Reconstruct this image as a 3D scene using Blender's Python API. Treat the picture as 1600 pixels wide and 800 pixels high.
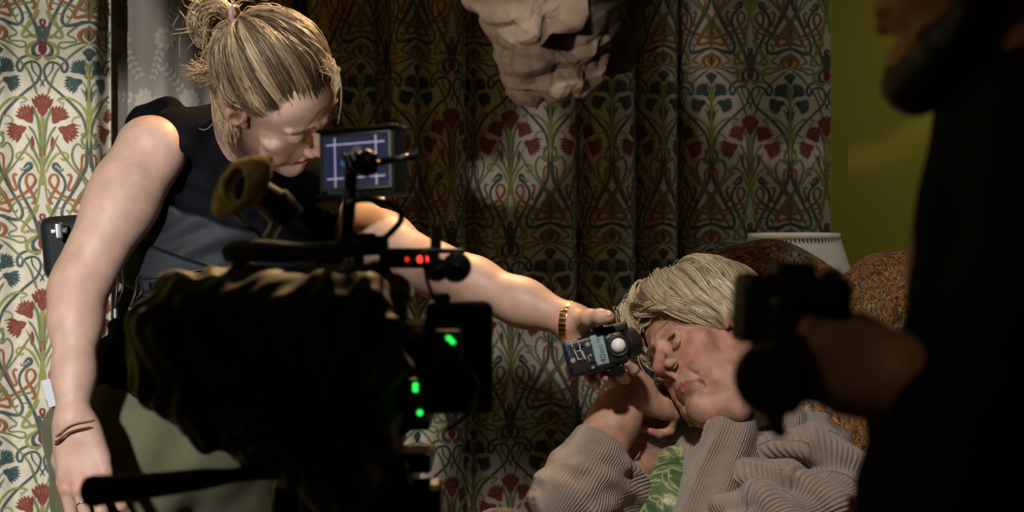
import bpy, math, random
import numpy as np
from mathutils import Vector, Matrix

# ---------------------------------------------------------------- scene setup
for o in list(bpy.data.objects):
    bpy.data.objects.remove(o)
SC = bpy.context.scene
FPX, CZ = 2222.2, 1.25
cam_d = bpy.data.cameras.new('camera')
cam = bpy.data.objects.new('camera', cam_d)
SC.collection.objects.link(cam)
cam.location = (0, 0, CZ)
cam.rotation_euler = (math.pi / 2, 0, 0)
cam_d.sensor_width = 36
cam_d.lens = 50
cam_d.clip_start = 0.02
cam_d.dof.use_dof = True
cam_d.dof.focus_distance = 2.36
cam_d.dof.aperture_fstop = 4.3
SC.camera = cam
SC.view_settings.view_transform = 'Standard'
SC.view_settings.look = 'None'
SC.view_settings.exposure = 0.0
SC.view_settings.gamma = 1
SC.view_settings.use_curve_mapping = False
w = bpy.data.worlds.new('world')
SC.world = w
w.use_nodes = True
w.node_tree.nodes['Background'].inputs[0].default_value = (0.55, 0.62, 0.6, 1)
w.node_tree.nodes['Background'].inputs[1].default_value = 0.005


def lamp(name, kind, loc, target, energy, color, size=0.3, spot=None, blend=0.5, spread=None, size_y=None):
    l = bpy.data.lights.new(name, kind)
    l.energy = energy
    l.color = color
    if kind == 'AREA':
        l.size = size
        if size_y:
            l.shape = 'RECTANGLE'
            l.size_y = size_y
        if spread:
            l.spread = math.radians(spread)
    elif kind == 'SPOT':
        l.shadow_soft_size = size
        l.spot_size = math.radians(spot)
        l.spot_blend = blend
    else:
        l.shadow_soft_size = size
    o = bpy.data.objects.new(name, l)
    SC.collection.objects.link(o)
    o.location = loc
    d = Vector(target) - Vector(loc)
    o.rotation_euler = d.to_track_quat('-Z', 'Y').to_euler()
    return o


# beam on the left-hand curtain
lamp('curtain_light', 'SPOT', (-1.7, .45, 1.75), (-2.0, 3.05, 1.2), 180, (1.0, .97, .90), .03, spot=59.5, blend=.1)
# soft key for the standing woman, from front left
lamp('key_light', 'SPOT', (-.78, .25, 1.60), (-.83, 2.1, 1.18), 168, (1.0, .95, .90), .05, spot=28, blend=.2)
# small spot split off the key, added to light her head
lamp('head_fill', 'SPOT', (-.68, 1.08, 2.16), (-.34, 2.08, 1.46), 62, (1.0, .96, .92), .03, spot=19, blend=.5)
# steep key for the seated woman
lamp('face_light', 'SPOT', (-.04, .82, 2.08), (.20, 2.17, .94), 84, (1.0, .90, .80), .05, spot=30, blend=.6)
# added spot that brightens the wing of the armchair
lamp('chair_fill', 'SPOT', (.30, 1.45, 2.25), (.73, 2.54, 1.13), 24, (1.0, .88, .74), .05, spot=19, blend=.6)
# warm lamp high at the back
lamp('warm_back_light', 'SPOT', (.02, 2.74, 2.40), (-.36, 1.85, 1.25), 120, (1.0, .62, .28), .05, spot=46, blend=.4)
# separate beam added to brighten the hanging paper
lamp('paper_fill', 'SPOT', (-.50, .80, 1.42), (.05, 1.95, 1.57), 36, (1.0, .86, .74), .02, spot=13.5, blend=.5)
# weak spot added to bring out the viewfinder eyecup
lamp('eyecup_fill', 'SPOT', (-.80, .75, 1.75), (-.27, 1.5, 1.33), 2.6, (1.0, .88, .70), .05, spot=14, blend=.7)
# weak warm fill added for the foreground person's chin and hand
lamp('chin_fill', 'SPOT', (-.35, .55, 1.75), (.23, 1.0, 1.30), 1.8, (1.0, .70, .42), .08, spot=30, blend=.8)
# dim soft fill added over the right of the room
lamp('room_fill', 'AREA', (1.55, 2.50, 2.30), (1.10, 3.4, 1.35), .85, (1.0, .94, .76), .35, spread=100)
# extra spot added to lift the pleated shade
lamp('shade_fill', 'SPOT', (.42, 2.40, 2.38), (.575, 2.90, 1.25), 16, (1.0, .93, .80), .04, spot=14, blend=.7)
# narrow added fill for the standing woman's lowered face
lamp('cheek_fill', 'SPOT', (-.66, .55, 1.30), (-.31, 2.05, 1.415), 60, (1.0, .93, .86), .03, spot=7.4, blend=.6)


# ---------------------------------------------------------------- helpers
def W(px, py, Y):
    return np.array([(px - 800) / FPX * Y, Y, CZ - (py - 400) / FPX * Y])


def nrm(v):
    v = np.asarray(v, float)
    return v / (np.linalg.norm(v) + 1e-12)


def frame(x=None, y=None, z=None, o=(0, 0, 0)):
    """4x4 numpy frame from two axes"""
    if x is not None and y is not None:
        x = nrm(x); z = nrm(np.cross(x, y)); y = np.cross(z, x)
    elif y is not None and z is not None:
        y = nrm(y); x = nrm(np.cross(y, z)); z = np.cross(x, y)
    else:
        z = nrm(z); y = nrm(np.cross(z, x)); x = np.cross(y, z)
    M = np.eye(4)
    M[:3, 0], M[:3, 1], M[:3, 2], M[:3, 3] = x, y, z, o
    return M


def xf(M, p):
    p = np.asarray(p, float)
    return p @ M[:3, :3].T + M[:3, 3]


MATS = {}


def mat(name, col, rough=0.6, metal=0.0, noise=0.0, nscale=8.0, bump=0.0, bscale=300.0, emis=None, estr=1.0,
        sss=0.0, spec=0.5, attr=None, ramp=None, sheen=0.0, coat=0.0, bdist=0.001):
    m = bpy.data.materials.new(name)
    m.use_nodes = True
    nt = m.node_tree
    b = nt.nodes['Principled BSDF']
    b.inputs['Base Color'].default_value = (*col, 1)
    b.inputs['Roughness'].default_value = rough
    b.inputs['Metallic'].default_value = metal
    b.inputs['Specular IOR Level'].default_value = spec
    if sheen:
        b.inputs['Sheen Weight'].default_value = sheen
    if coat:
        b.inputs['Coat Weight'].default_value = coat
    if sss:
        b.inputs['Subsurface Weight'].default_value = sss
        b.inputs['Subsurface Radius'].default_value = (1.0, 0.35, 0.2)
        b.inputs['Subsurface Scale'].default_value = 0.006
    if emis:
        b.inputs['Emission Color'].default_value = (*emis, 1)
        b.inputs['Emission Strength'].default_value = estr
    tc = nt.nodes.new('ShaderNodeTexCoord')
    out = None
    if attr:
        a = nt.nodes.new('ShaderNodeAttribute')
        a.attribute_name = attr
        if ramp:
            r = nt.nodes.new('ShaderNodeValToRGB')
            els = r.color_ramp.elements
            while len(els) < len(ramp):
                els.new(0.5)
            for e, (p, c) in zip(els, ramp):
                e.position = p
                e.color = (*c, 1)
            nt.links.new(a.outputs['Fac'], r.inputs[0])
            out = r.outputs[0]
        else:
            out = a.outputs['Color']
    if noise:
        n = nt.nodes.new('ShaderNodeTexNoise')
        n.inputs['Scale'].default_value = nscale
        n.inputs['Detail'].default_value = 6
        nt.links.new(tc.outputs['Object'], n.inputs['Vector'])
        mr = nt.nodes.new('ShaderNodeMapRange')
        mr.inputs[1].default_value = 0.3
        mr.inputs[2].default_value = 0.7
        mr.inputs[3].default_value = 1 - noise
        mr.inputs[4].default_value = 1 + noise
        nt.links.new(n.outputs[0], mr.inputs[0])
        mx = nt.nodes.new('ShaderNodeMix')
        mx.data_type = 'RGBA'
        mx.blend_type = 'MULTIPLY'
        mx.inputs[0].default_value = 1
        mx.inputs[6].default_value = (*col, 1)
        if out:
            nt.links.new(out, mx.inputs[6])
        nt.links.new(mr.outputs[0], mx.inputs[7])
        out = mx.outputs[2]
    if out:
        nt.links.new(out, b.inputs['Base Color'])
    if bump:
        n = nt.nodes.new('ShaderNodeTexNoise')
        n.inputs['Scale'].default_value = bscale
        n.inputs['Detail'].default_value = 4
        nt.links.new(tc.outputs['Object'], n.inputs['Vector'])
        bp = nt.nodes.new('ShaderNodeBump')
        bp.inputs['Strength'].default_value = bump
        bp.inputs['Distance'].default_value = bdist
        nt.links.new(n.outputs[0], bp.inputs['Height'])
        nt.links.new(bp.outputs[0], b.inputs['Normal'])
    MATS[name] = m
    return m


class MB:
    """collects geometry for ONE mesh object"""

    def __init__(s):
        s.v = []; s.f = []; s.m = []; s.n = 0; s.sm = []

    def add(s, v, f, m=0, smooth=True):
        v = np.asarray(v, float).reshape(-1, 3)
        s.v.append(v)
        s.f.append([tuple(int(i) + s.n for i in q) for q in f])
        s.m.append(np.full(len(f), m)); s.sm.append(np.full(len(f), smooth))
        s.n += len(v)
        return s

    def addq(s, v, q, m=0, smooth=True):
        """numpy quads"""
        v = np.asarray(v, float).reshape(-1, 3)
        s.v.append(v); s.f.append((np.asarray(q) + s.n).tolist())
        s.m.append(np.full(len(q), m)); s.sm.append(np.full(len(q), smooth))
        s.n += len(v)
        return s

    def box(s, M, size, bev=0.0, m=0, c=(0, 0, 0)):
        """box centred at c in frame M with chamfered edges"""
        hx, hy, hz = [a / 2 for a in size]
        b = min(bev, hx * .9, hy * .9, hz * .9)
        if b <= 0:
            v = [(x, y, z) for x in (-hx, hx) for y in (-hy, hy) for z in (-hz, hz)]
            f = [(0, 1, 3, 2), (4, 6, 7, 5), (0, 4, 5, 1), (2, 3, 7, 6), (0, 2, 6, 4), (1, 5, 7, 3)]
            return s.add(xf(M, np.array(v) + c), f, m, False)
        n = 3
        # rounded box from a spherified grid
        vs = []; fs = []
        k = 2 * n
        def axisvals(h):
            a = []
            for i in range(n + 1):
                t = -math.pi / 2 * (1 - i / n) * 1.0
                a.append((-(h - b), math.sin(t)))
            for i in range(n + 1):
                t = math.pi / 2 * (i / n)
                a.append(((h - b), math.sin(t)))
            return a
        N = 2 * (n + 1)
        idx = {}
        def vert(face, i, j, hs):
            pass
        for ax in range(3):
            for sg in (-1, 1):
                a1, a2 = (ax + 1) % 3, (ax + 2) % 3
                H = (hx, hy, hz)
                u = []
                for i in range(n + 1):
                    u.append((-1, -math.tan(math.pi / 4 * (1 - i / n))))
                for i in range(n + 1):
                    u.append((1, math.tan(math.pi / 4 * (i / n))))
                base = len(vs)
                for (s1, t1) in u:
                    for (s2, t2) in u:
                        d = np.zeros(3)
                        d[ax] = sg; d[a1] = t1; d[a2] = t2
                        d /= np.linalg.norm(d)
                        p = np.zeros(3)
                        p[ax] = sg * (H[ax] - b); p[a1] = s1 * (H[a1] - b); p[a2] = s2 * (H[a2] - b)
                        vs.append(p + d * b)
                for i in range(N - 1):
                    for j in range(N - 1):
                        q = (base + i * N + j, base + (i + 1) * N + j, base + (i + 1) * N + j + 1, base + i * N + j + 1)
                        fs.append(q if sg > 0 else q[::-1])
        return s.add(xf(M, np.array(vs) + c), fs, m, True)

    def tube(s, pts, r, seg=10, m=0, caps=True, smooth=True, flat=1.0):
        P = np.asarray(pts, float)
        n = len(P)
        r = np.broadcast_to(np.asarray(r, float), (n,))
        T = np.gradient(P, axis=0)
        T /= (np.linalg.norm(T, axis=1, keepdims=True) + 1e-12)
        up = np.array([0, 0, 1.0]) if abs(T[0, 2]) < .9 else np.array([1.0, 0, 0])
        N0 = nrm(np.cross(T[0], up))
        a = np.arange(seg) * 2 * math.pi / seg
        rings = []
        for i in range(n):
            N0 = nrm(N0 - T[i] * (N0 @ T[i]))
            B = np.cross(T[i], N0)
            rings.append(P[i] + r[i] * (np.cos(a)[:, None] * N0 + flat * np.sin(a)[:, None] * B))
        V = np.concatenate(rings)
        F = []
        for i in range(n - 1):
            for j in range(seg):
                k = (j + 1) % seg
                F.append((i * seg + j, i * seg + k, (i + 1) * seg + k, (i + 1) * seg + j))
        if caps:
            F.append(tuple(range(seg))[::-1]); F.append(tuple(range((n - 1) * seg, n * seg)))
        return s.add(V, F, m, smooth)

    def lathe(s, M, prof, seg=32, m=0, caps=True, smooth=True):
        """profile [(r,z)] about z of M"""
        a = np.arange(seg) * 2 * math.pi / seg
        V = np.concatenate([np.stack([r * np.cos(a), r * np.sin(a), np.full(seg, z)], 1) for r, z in prof])
        F = []
        n = len(prof)
        for i in range(n - 1):
            for j in range(seg):
                k = (j + 1) % seg
                F.append((i * seg + j, i * seg + k, (i + 1) * seg + k, (i + 1) * seg + j))
        if caps:
            F.append(tuple(range(seg))[::-1]); F.append(tuple(range((n - 1) * seg, n * seg)))
        return s.add(xf(M, V), F, m, smooth)

    def cyl(s, p0, p1, r, seg=24, m=0, bev=0.0):
        p0 = np.asarray(p0, float); p1 = np.asarray(p1, float)
        L = np.linalg.norm(p1 - p0)
        M = frame(z=p1 - p0, x=(0.31, 0.2, 0.93) if abs(nrm(p1 - p0)[2]) < .9 else (1, 0, 0), o=p0)
        b = bev or min(r, L) * .12
        return s.lathe(M, [(r - b, 0), (r, b), (r, L - b), (r - b, L)], seg, m, True, False)

    def ell(s, M, r, seg=24, m=0, c=(0, 0, 0)):
        th = np.linspace(0.001, math.pi - 0.001, seg // 2 + 1)
        V = []
        for t in th:
            a = np.arange(seg) * 2 * math.pi / seg
            V.append(np.stack([r[0] * math.sin(t) * np.cos(a), r[1] * math.sin(t) * np.sin(a), np.full(seg, r[2] * math.cos(t))], 1))
        V = np.concatenate(V) + c
        F = []
        for i in range(len(th) - 1):
            for j in range(seg):
                k = (j + 1) % seg
                F.append((i * seg + j, (i + 1) * seg + j, (i + 1) * seg + k, i * seg + k))
        return s.add(xf(M, V), F, m, True)

    def build(s, name, mats, parent=None, attrs=None, loc=None):
        me = bpy.data.meshes.new(name)
        V = np.concatenate(s.v)
        if parent is not None:
            off = np.array(parent_loc(parent))
        else:
            off = np.array(loc) if loc is not None else np.zeros(3)
        F = [q for L in s.f for q in L]
        me.from_pydata((V - off).tolist(), [], F)
        me.polygons.foreach_set('material_index', np.concatenate(s.m).astype(np.int32))
        me.polygons.foreach_set('use_smooth', np.concatenate(s.sm).astype(bool))
        if not isinstance(mats, (list, tuple)):
            mats = [mats]
        for mm in mats:
            me.materials.append(mm)
        for k, a in (attrs or {}).items():
            a = np.asarray(a)
            if a.ndim == 2:
                at = me.attributes.new(k, 'FLOAT_COLOR', 'POINT')
                at.data.foreach_set('color', np.concatenate([a, np.ones((len(a), 1))], 1).astype(np.float32).ravel())
            else:
                at = me.attributes.new(k, 'FLOAT', 'POINT')
                at.data.foreach_set('value', a.astype(np.float32))
        me.update()
        o = bpy.data.objects.new(name, me)
        SC.collection.objects.link(o)
        if parent is not None:
            o.parent = parent
        elif loc is not None:
            o.location = loc
        return o


def parent_loc(p):
    l = Vector((0, 0, 0))
    while p is not None:
        l += p.location
        p = p.parent
    return l


def tag(o, label=None, cat=None, group=None, kind=None):
    if label: o['label'] = label
    if cat: o['category'] = cat
    if group: o['group'] = group
    if kind: o['kind'] = kind
    return o


def thing(name, label, cat, loc, group=None):
    o = bpy.data.objects.new(name, None)
    o.empty_display_size = 0.05
    SC.collection.objects.link(o)
    o.location = tuple(float(a) for a in loc)
    return tag(o, label, cat, group)


def spline(pts, n=40, vals=None):
    """Catmull-Rom resample"""
    P = np.asarray(pts, float)
    if len(P) == 2:
        t = np.linspace(0, 1, n)[:, None]
        return P[0] * (1 - t) + P[1] * t
    Q = np.vstack([2 * P[0] - P[1], P, 2 * P[-1] - P[-2]])
    t = np.linspace(0, len(P) - 1 - 1e-6, n)
    i = t.astype(int); u = (t - i)[:, None]
    a, b, c, d = Q[i], Q[i + 1], Q[i + 2], Q[i + 3]
    return .5 * ((2 * b) + (c - a) * u + (2 * a - 5 * b + 4 * c - d) * u ** 2 + (3 * b - a - 3 * c + d) * u ** 3)


# ---------------------------------------------------------------- signed-distance modelling
class Field:
    def __init__(s, lo, hi, h):
        s.lo = np.array(lo, float); s.h = h
        n = np.ceil((np.array(hi) - lo) / h).astype(int) + 1
        s.n = n
        s.ax = [(s.lo[i] + h * np.arange(n[i])).astype(np.float32) for i in range(3)]
        s.F = np.full(n, 0.2, np.float32)

    def sub(s, lo, hi):
        i0 = np.clip(np.floor((np.array(lo) - s.lo) / s.h).astype(int), 0, s.n)
        i1 = np.clip(np.ceil((np.array(hi) - s.lo) / s.h).astype(int) + 1, 0, s.n)
        if np.any(i1 <= i0):
            return None
        sl = tuple(slice(a, b) for a, b in zip(i0, i1))
        X = s.ax[0][sl[0]][:, None, None]; Y = s.ax[1][sl[1]][None, :, None]; Z = s.ax[2][sl[2]][None, None, :]
        return sl, X, Y, Z

    def _apply(s, sl, d, k, op):
        A = s.F[sl]
        if op == 'add':
            if k > 0:
                h = np.maximum(k - np.abs(A - d), 0) / k
                s.F[sl] = np.minimum(A, d) - h * h * k * .25
            else:
                s.F[sl] = np.minimum(A, d)
        elif op == 'sub':
            d = -d
            if k > 0:
                h = np.maximum(k - np.abs(A - d), 0) / k
                s.F[sl] = np.maximum(A, d) + h * h * k * .25
            else:
                s.F[sl] = np.maximum(A, d)
        elif op == 'and':
            if k > 0:
                h = np.maximum(k - np.abs(A - d), 0) / k
                s.F[sl] = np.maximum(A, d) + h * h * k * .25
            else:
                s.F[sl] = np.maximum(A, d)

    def cone(s, a, b, r1, r2=None, k=0.01, op='add'):
        """round cone"""
        r2 = r1 if r2 is None else r2
        a = np.asarray(a, float); b = np.asarray(b, float)
        m = max(r1, r2) + k + 3 * s.h
        g = s.sub(np.minimum(a, b) - m, np.maximum(a, b) + m)
        if g is None: return s
        sl, X, Y, Z = g
        ba = b - a
        l2 = float(ba @ ba) + 1e-12
        px, py, pz = X - a[0], Y - a[1], Z - a[2]
        t = np.clip((px * ba[0] + py * ba[1] + pz * ba[2]) / l2, 0, 1)
        d = np.sqrt((px - t * ba[0]) ** 2 + (py - t * ba[1]) ** 2 + (pz - t * ba[2]) ** 2) - (r1 + (r2 - r1) * t)
        s._apply(sl, d.astype(np.float32), k, op)
        return s

    def chain(s, pts, rs, k=0.01, op='add'):
        for i in range(len(pts) - 1):
            s.cone(pts[i], pts[i + 1], rs[i], rs[i + 1], k, op)
        return s

    def ell(s, c, r, R=None, k=0.01, op='add'):
        """ellipsoid; R 3x3 columns = axes"""
        c = np.asarray(c, float); r = np.asarray(r, float)
        R = np.eye(3) if R is None else np.asarray(R)[:3, :3]
        ext = np.sqrt(((R * r) ** 2).sum(1)) + k + 3 * s.h
        g = s.sub(c - ext, c + ext)
        if g is None: return s
        sl, X, Y, Z = g
        x, y, z = X - c[0], Y - c[1], Z - c[2]
        q = [(x * R[0, i] + y * R[1, i] + z * R[2, i]) / r[i] for i in range(3)]
        k0 = np.sqrt(q[0] ** 2 + q[1] ** 2 + q[2] ** 2)
        k1 = np.sqrt((q[0] / r[0]) ** 2 + (q[1] / r[1]) ** 2 + (q[2] / r[2]) ** 2) + 1e-9
        d = np.where(k0 < 1e-4, -r.min(), k0 * (k0 - 1) / k1)
        s._apply(sl, d.astype(np.float32), k, op)
        return s

    def plane(s, p, n, k=0.0, op='and'):
        """keep the side n points away from (d<0 behind plane)"""
        p = np.asarray(p, float); n = nrm(n)
        d = ((s.ax[0] - p[0]) * n[0])[:, None, None] + ((s.ax[1] - p[1]) * n[1])[None, :, None] + ((s.ax[2] - p[2]) * n[2])[None, None, :]
        sl = (slice(None),) * 3
        s._apply(sl, d.astype(np.float32), k, op)
        return s

    def grid(s):
        return s.ax[0][:, None, None], s.ax[1][None, :, None], s.ax[2][None, None, :]

    def mesh(s):
        """naive surface nets"""
        F = s.F
        I = F < 0
        c = I[:-1, :-1, :-1].astype(np.int8)
        cnt = np.zeros(c.shape, np.int8)
        for dx in (0, 1):
            for dy in (0, 1):
                for dz in (0, 1):
                    cnt += I[dx:I.shape[0] - 1 + dx, dy:I.shape[1] - 1 + dy, dz:I.shape[2] - 1 + dz]
        act = np.argwhere((cnt > 0) & (cnt < 8))
        idx = np.full(cnt.shape, -1, np.int64)
        idx[act[:, 0], act[:, 1], act[:, 2]] = np.arange(len(act))
        acc = np.zeros((len(act), 3)); num = np.zeros(len(act))
        corners = [(a, b, c_) for a in (0, 1) for b in (0, 1) for c_ in (0, 1)]
        val = {o: F[act[:, 0] + o[0], act[:, 1] + o[1], act[:, 2] + o[2]] for o in corners}
        for o in corners:
            for ax in range(3):
                if o[ax] == 0:
                    o2 = tuple(o[i] + (i == ax) for i in range(3))
                    v0, v1 = val[o], val[o2]
                    m = (v0 < 0) != (v1 < 0)
                    t = np.where(m, v0 / (v0 - v1 + 1e-20), 0)
                    p = np.tile(np.array(o, float), (len(act), 1))
                    p[:, ax] += t
                    acc[m] += p[m]; num[m] += 1
        V = s.lo + s.h * (act + acc / num[:, None])
        quads = []
        for ax in range(3):
            a1, a2 = (ax + 1) % 3, (ax + 2) % 3
            sl0 = [slice(None)] * 3; sl1 = [slice(None)] * 3
            sl0[ax] = slice(0, -1); sl1[ax] = slice(1, None)
            A, B = I[tuple(sl0)], I[tuple(sl1)]
            e = np.argwhere(A != B)
            e = e[(e[:, a1] > 0) & (e[:, a2] > 0) & (e[:, a1] < cnt.shape[a1]) & (e[:, a2] < cnt.shape[a2])]
            ins = A[e[:, 0], e[:, 1], e[:, 2]]
            def at(d1, d2):
                q = e.copy(); q[:, a1] -= d1; q[:, a2] -= d2
                return idx[q[:, 0], q[:, 1], q[:, 2]]
            Q = np.stack([at(1, 1), at(0, 1), at(0, 0), at(1, 0)], 1)
            Q[~ins] = Q[~ins][:, ::-1]
            quads.append(Q)
        Q = np.concatenate(quads)
        Q = Q[(Q >= 0).all(1)]
        return V, Q


def vnoise(p, seed=0, octaves=3):
    """cheap smooth pseudo noise made of rotated sines, -1..1"""
    rng = np.random.default_rng(seed)
    out = 0; amp = 1; f = 1; tot = 0
    for o in range(octaves):
        for j in range(3):
            d = nrm(rng.normal(size=3)) * f; d2 = nrm(rng.normal(size=3)) * f
            ph = rng.random() * 7
            out = out + amp * np.sin(p @ d * 6.3 + ph + 1.7 * np.sin(p @ d2 * 5 + ph))
            tot += amp
        amp *= .5; f *= 2.1
    return out / tot * 1.8

# ---------------------------------------------------------------- materials (general)
mat('black_cloth', (0.006, 0.0065, 0.008), 0.9, noise=.2, bump=.4, bscale=600, spec=.15)
mat('cover_cloth', (0.040, 0.036, 0.032), 0.6, bump=.3, bscale=350, sheen=.25, spec=.4)
mat('black_plastic', (0.012, 0.012, 0.013), 0.42, bump=.1, bscale=500)
mat('black_metal', (0.02, 0.02, 0.022), 0.3, metal=.6)
mat('grey_metal', (0.35, 0.36, 0.38), 0.3, metal=.9)
mat('gold', (0.83, 0.55, 0.16), 0.22, metal=1)
mat('silver', (0.75, 0.75, 0.76), 0.2, metal=1)
mat('white_mark', (0.55, 0.57, 0.6), 0.6)
mat('wood', (0.10, 0.045, 0.02), 0.45, noise=.35, nscale=14)
mat('olive_paint', (0.40, 0.37, 0.038), 0.9, noise=.04, nscale=5, bump=.25, bscale=450)
mat('plaster', (0.5, 0.48, 0.42), 0.9, noise=.04, nscale=3)
mat('carpet', (0.10, 0.07, 0.05), 0.95, noise=.3, nscale=40, bump=.6, bscale=400)
mat('white_paint', (0.55, 0.53, 0.48), 0.5)
mat('night_glass', (0.02, 0.022, 0.025), 0.08)

# ---------------------------------------------------------------- room
TH = math.atan(0.215)
WD = np.array([math.cos(TH), math.sin(TH), 0])      # along the back wall
WN = np.array([math.sin(TH), -math.cos(TH), 0])     # out of it, into the room
W0 = np.array([-1.12, 3.06, 0])
ROOMH = 2.5


def wp(s, n=0.0, z=0.0):
    return W0 + WD * s + WN * n + np.array([0, 0, z])


def s_of(px, n=0.1):
    k = (px - 800) / FPX
    # X = k*Y
    a, b = W0 + WN * n, WD
    return (k * a[1] - a[0]) / (b[0] - k * b[1])


WM = np.eye(4)
WM[:3, 0] = WD; WM[:3, 1] = -WN; WM[:3, 2] = (0, 0, 1); WM[:3, 3] = W0
# back wall in pieces round the window opening
win0, win1, wz0, wz1 = s_of(165, 0), s_of(560, 0), 0.85, 2.2
b = MB()
def wbox(b, s0, s1, z0, z1, n0, n1, m=0, bev=0):
    b.box(WM, (s1 - s0, n1 - n0, z1 - z0), bev, m, c=((s0 + s1) / 2, -(n0 + n1) / 2, (z0 + z1) / 2))
wbox(b, -1.35, win0, 0, ROOMH, -.12, -.0)
wbox(b, win1, 3.6, 0, ROOMH, -.12, -.0)
wbox(b, win0, win1, 0, wz0, -.12, -.0)
wbox(b, win0, win1, wz1, ROOMH, -.12, -.0)
tag(b.build('wall_back', MATS['olive_paint']), kind='structure')
b = MB()
wbox(b, win0, win1, wz0, wz1, -.09, -.08)
tag(b.build('window_1', MATS['night_glass']), kind='structure')
b = MB()
for (a0, a1, c0, c1) in ((win0, win0 + .05, wz0, wz1), (win1 - .05, win1, wz0, wz1), (win0, win1, wz0, wz0 + .05),
                         (win0, win1, wz1 - .05, wz1), ((win0 + win1) / 2 - .025, (win0 + win1) / 2 + .025, wz0, wz1)):
    wbox(b, a0, a1, c0, c1, -.1, -.05)
tag(b.build('trim_1', MATS['white_paint']), kind='structure')
b = MB()
I4 = np.eye(4)
b.box(I4, (6, 7.5, .1), c=(0, 1.5, -.05))
tag(b.build('floor', MATS['carpet']), kind='structure')
b = MB(); b.box(I4, (6, 7.5, .1), c=(0, 1.5, ROOMH + .05))
tag(b.build('ceiling', MATS['plaster']), kind='structure')
b = MB(); wbox(b, -1.35, 3.6, 0, .14, 0, .018)
tag(b.build('baseboard_back', MATS['white_paint']), kind='structure')
b = MB(); b.box(I4, (.1, 7.5, ROOMH), c=(-2.45, 1.5, ROOMH / 2))
tag(b.build('wall_left', MATS['olive_paint']), kind='structure')
b = MB(); b.box(I4, (.1, 7.5, ROOMH), c=(2.45, 1.5, ROOMH / 2))
tag(b.build('wall_right', MATS['olive_paint']), kind='structure')

# ---------------------------------------------------------------- embroidered pattern
U = 0.1870 / 136.0      # one tile unit in metres; tile 136 x 297
VP = 297


def c1(p): return [(x / 4.706 - 64, y / 4.706 - 27) for x, y in p]
def c2(p): return [(x / 4.706 - 64, y / 4.706 + 123) for x, y in p]
def c3(p): return [(x / 9.41 - 64 + 1.3, y / 9.41 - 77) for x, y in p]


ST = []   # (points, material, width, profile)
YG, LG, TE, ORr, DR, RU, FT = 1, 2, 3, 4, 5, 6, 7


def st(p, m, w=4.0, prof='tap'): ST.append((p, m, w, prof))


# long tendrils
st(c1([(335, 480), (360, 400), (390, 320), (440, 250), (520, 170), (600, 110)]), LG, 3.6)
st(c3([(1210, 690), (1200, 655), (1130, 660), (1000, 700), (900, 745), (840, 740), (815, 710), (830, 670), (900, 655),
       (1020, 655), (1060, 630), (1020, 590), (950, 565), (945, 530), (1000, 480), (1100, 400), (1235, 350)]), LG, 3.0)
st(c1([(315, 215), (312, 195), (330, 188), (355, 195), (362, 215), (340, 225), (318, 216)]), TE, 2.0)
st(c1([(360, 195), (410, 200), (455, 225), (475, 265), (462, 305), (440, 300), (430, 270), (395, 245), (355, 240),
       (325, 262), (312, 310), (340, 385), (420, 460), (500, 535), (570, 620), (600, 700), (608, 780), (610, 850)]), TE, 4.2)
st(c1([(375, 240), (370, 290), (345, 330), (312, 370), (285, 420)]), TE, 2.2)
st(c1([(400, 512), (450, 495), (520, 510), (580, 560), (615, 640), (632, 760)]), YG, 4.4)
st(c1([(400, 510), (425, 530), (450, 530), (445, 548), (428, 545)]), LG, 2.0)
st(c1([(565, 692), (530, 690), (505, 668), (520, 640), (560, 630), (600, 660), (625, 730)]), YG, 3.0)
st(c1([(622, 235), (622, 400), (630, 600), (634, 760), (637, 900), (640, 1000)]), YG, 4.6)
st(c1([(585, 320), (612, 350), (622, 420)]), LG, 2.2)
st(c1([(565, 375), (590, 395), (612, 450), (622, 520)]), LG, 2.2)
st(c1([(580, 330), (600, 345), (615, 360)]), LG, 3, 'spin')
st(c1([(565, 420), (590, 460), (612, 520)]), LG, 4, 'spin')
st(c1([(655, 210), (635, 270), (625, 330)]), LG, 3, 'spin')
st(c1([(590, 210), (610, 270), (620, 330)]), LG, 3, 'spin')
st(c1([(604, 415), (604, 470), (606, 525)]), FT, 5, 'spin')
# red stems
st(c1([(303, 600), (303, 700), (303, 850), (304, 1050)]), YG, 5.0)
st(c1([(380, 570), (345, 620), (325, 720), (312, 850)]), LG, 3.4)
st(c1([(395, 700), (360, 750), (330, 830), (312, 900)]), LG, 3.4)
st(c1([(232, 560), (262, 620), (285, 720), (298, 860)]), LG, 4, 'spin')
st(c1([(372, 640), (350, 560), (345, 500)]), LG, 2.4)
st(c2([(370, 65), (372, 120), (368, 175)]), RU, 7, 'spin')
st(c2([(305, 130), (306, 190), (305, 240)]), RU, 8, 'spin')
st(c2([(415, 50), (385, 110), (350, 190), (315, 270), (305, 320)]), LG, 4, 'spin')
# trunk that opens into the two long lines
st(c2([(305, 150), (303, 250), (303, 330), (305, 420)]), YG, 7.0)
st(c2([(310, 330), (320, 400), (328, 480), (350, 570), (395, 650), (440, 720)]), YG, 3.2)
st(c3([(640, 200), (680, 290), (740, 380), (800, 450), (850, 530), (865, 580), (820, 600), (770, 580), (700, 575),
       (655, 600), (640, 640)]), YG, 5.0)
st(c3([(640, 640), (700, 680), (770, 720), (800, 770), (800, 830), (740, 880), (660, 885), (610, 880)]), YG, 5.4)
st(c3([(640, 430), (615, 540), (620, 610), (660, 670), (710, 730), (720, 800), (690, 850), (640, 875)]), TE, 5.6)
st(c2([(325, 330), (350, 260), (390, 205), (435, 180), (475, 195), (475, 225), (450, 235), (425, 222)]), YG, 3.6)
st(c2([(395, 285), (412, 310), (440, 312), (448, 295)]), TE, 2.4)
st(c2([(430, 300), (400, 265), (380, 268), (380, 295), (415, 325), (450, 370), (458, 430), (430, 500), (385, 590),
       (350, 670), (332, 740), (318, 830)]), TE, 4.6)
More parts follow.
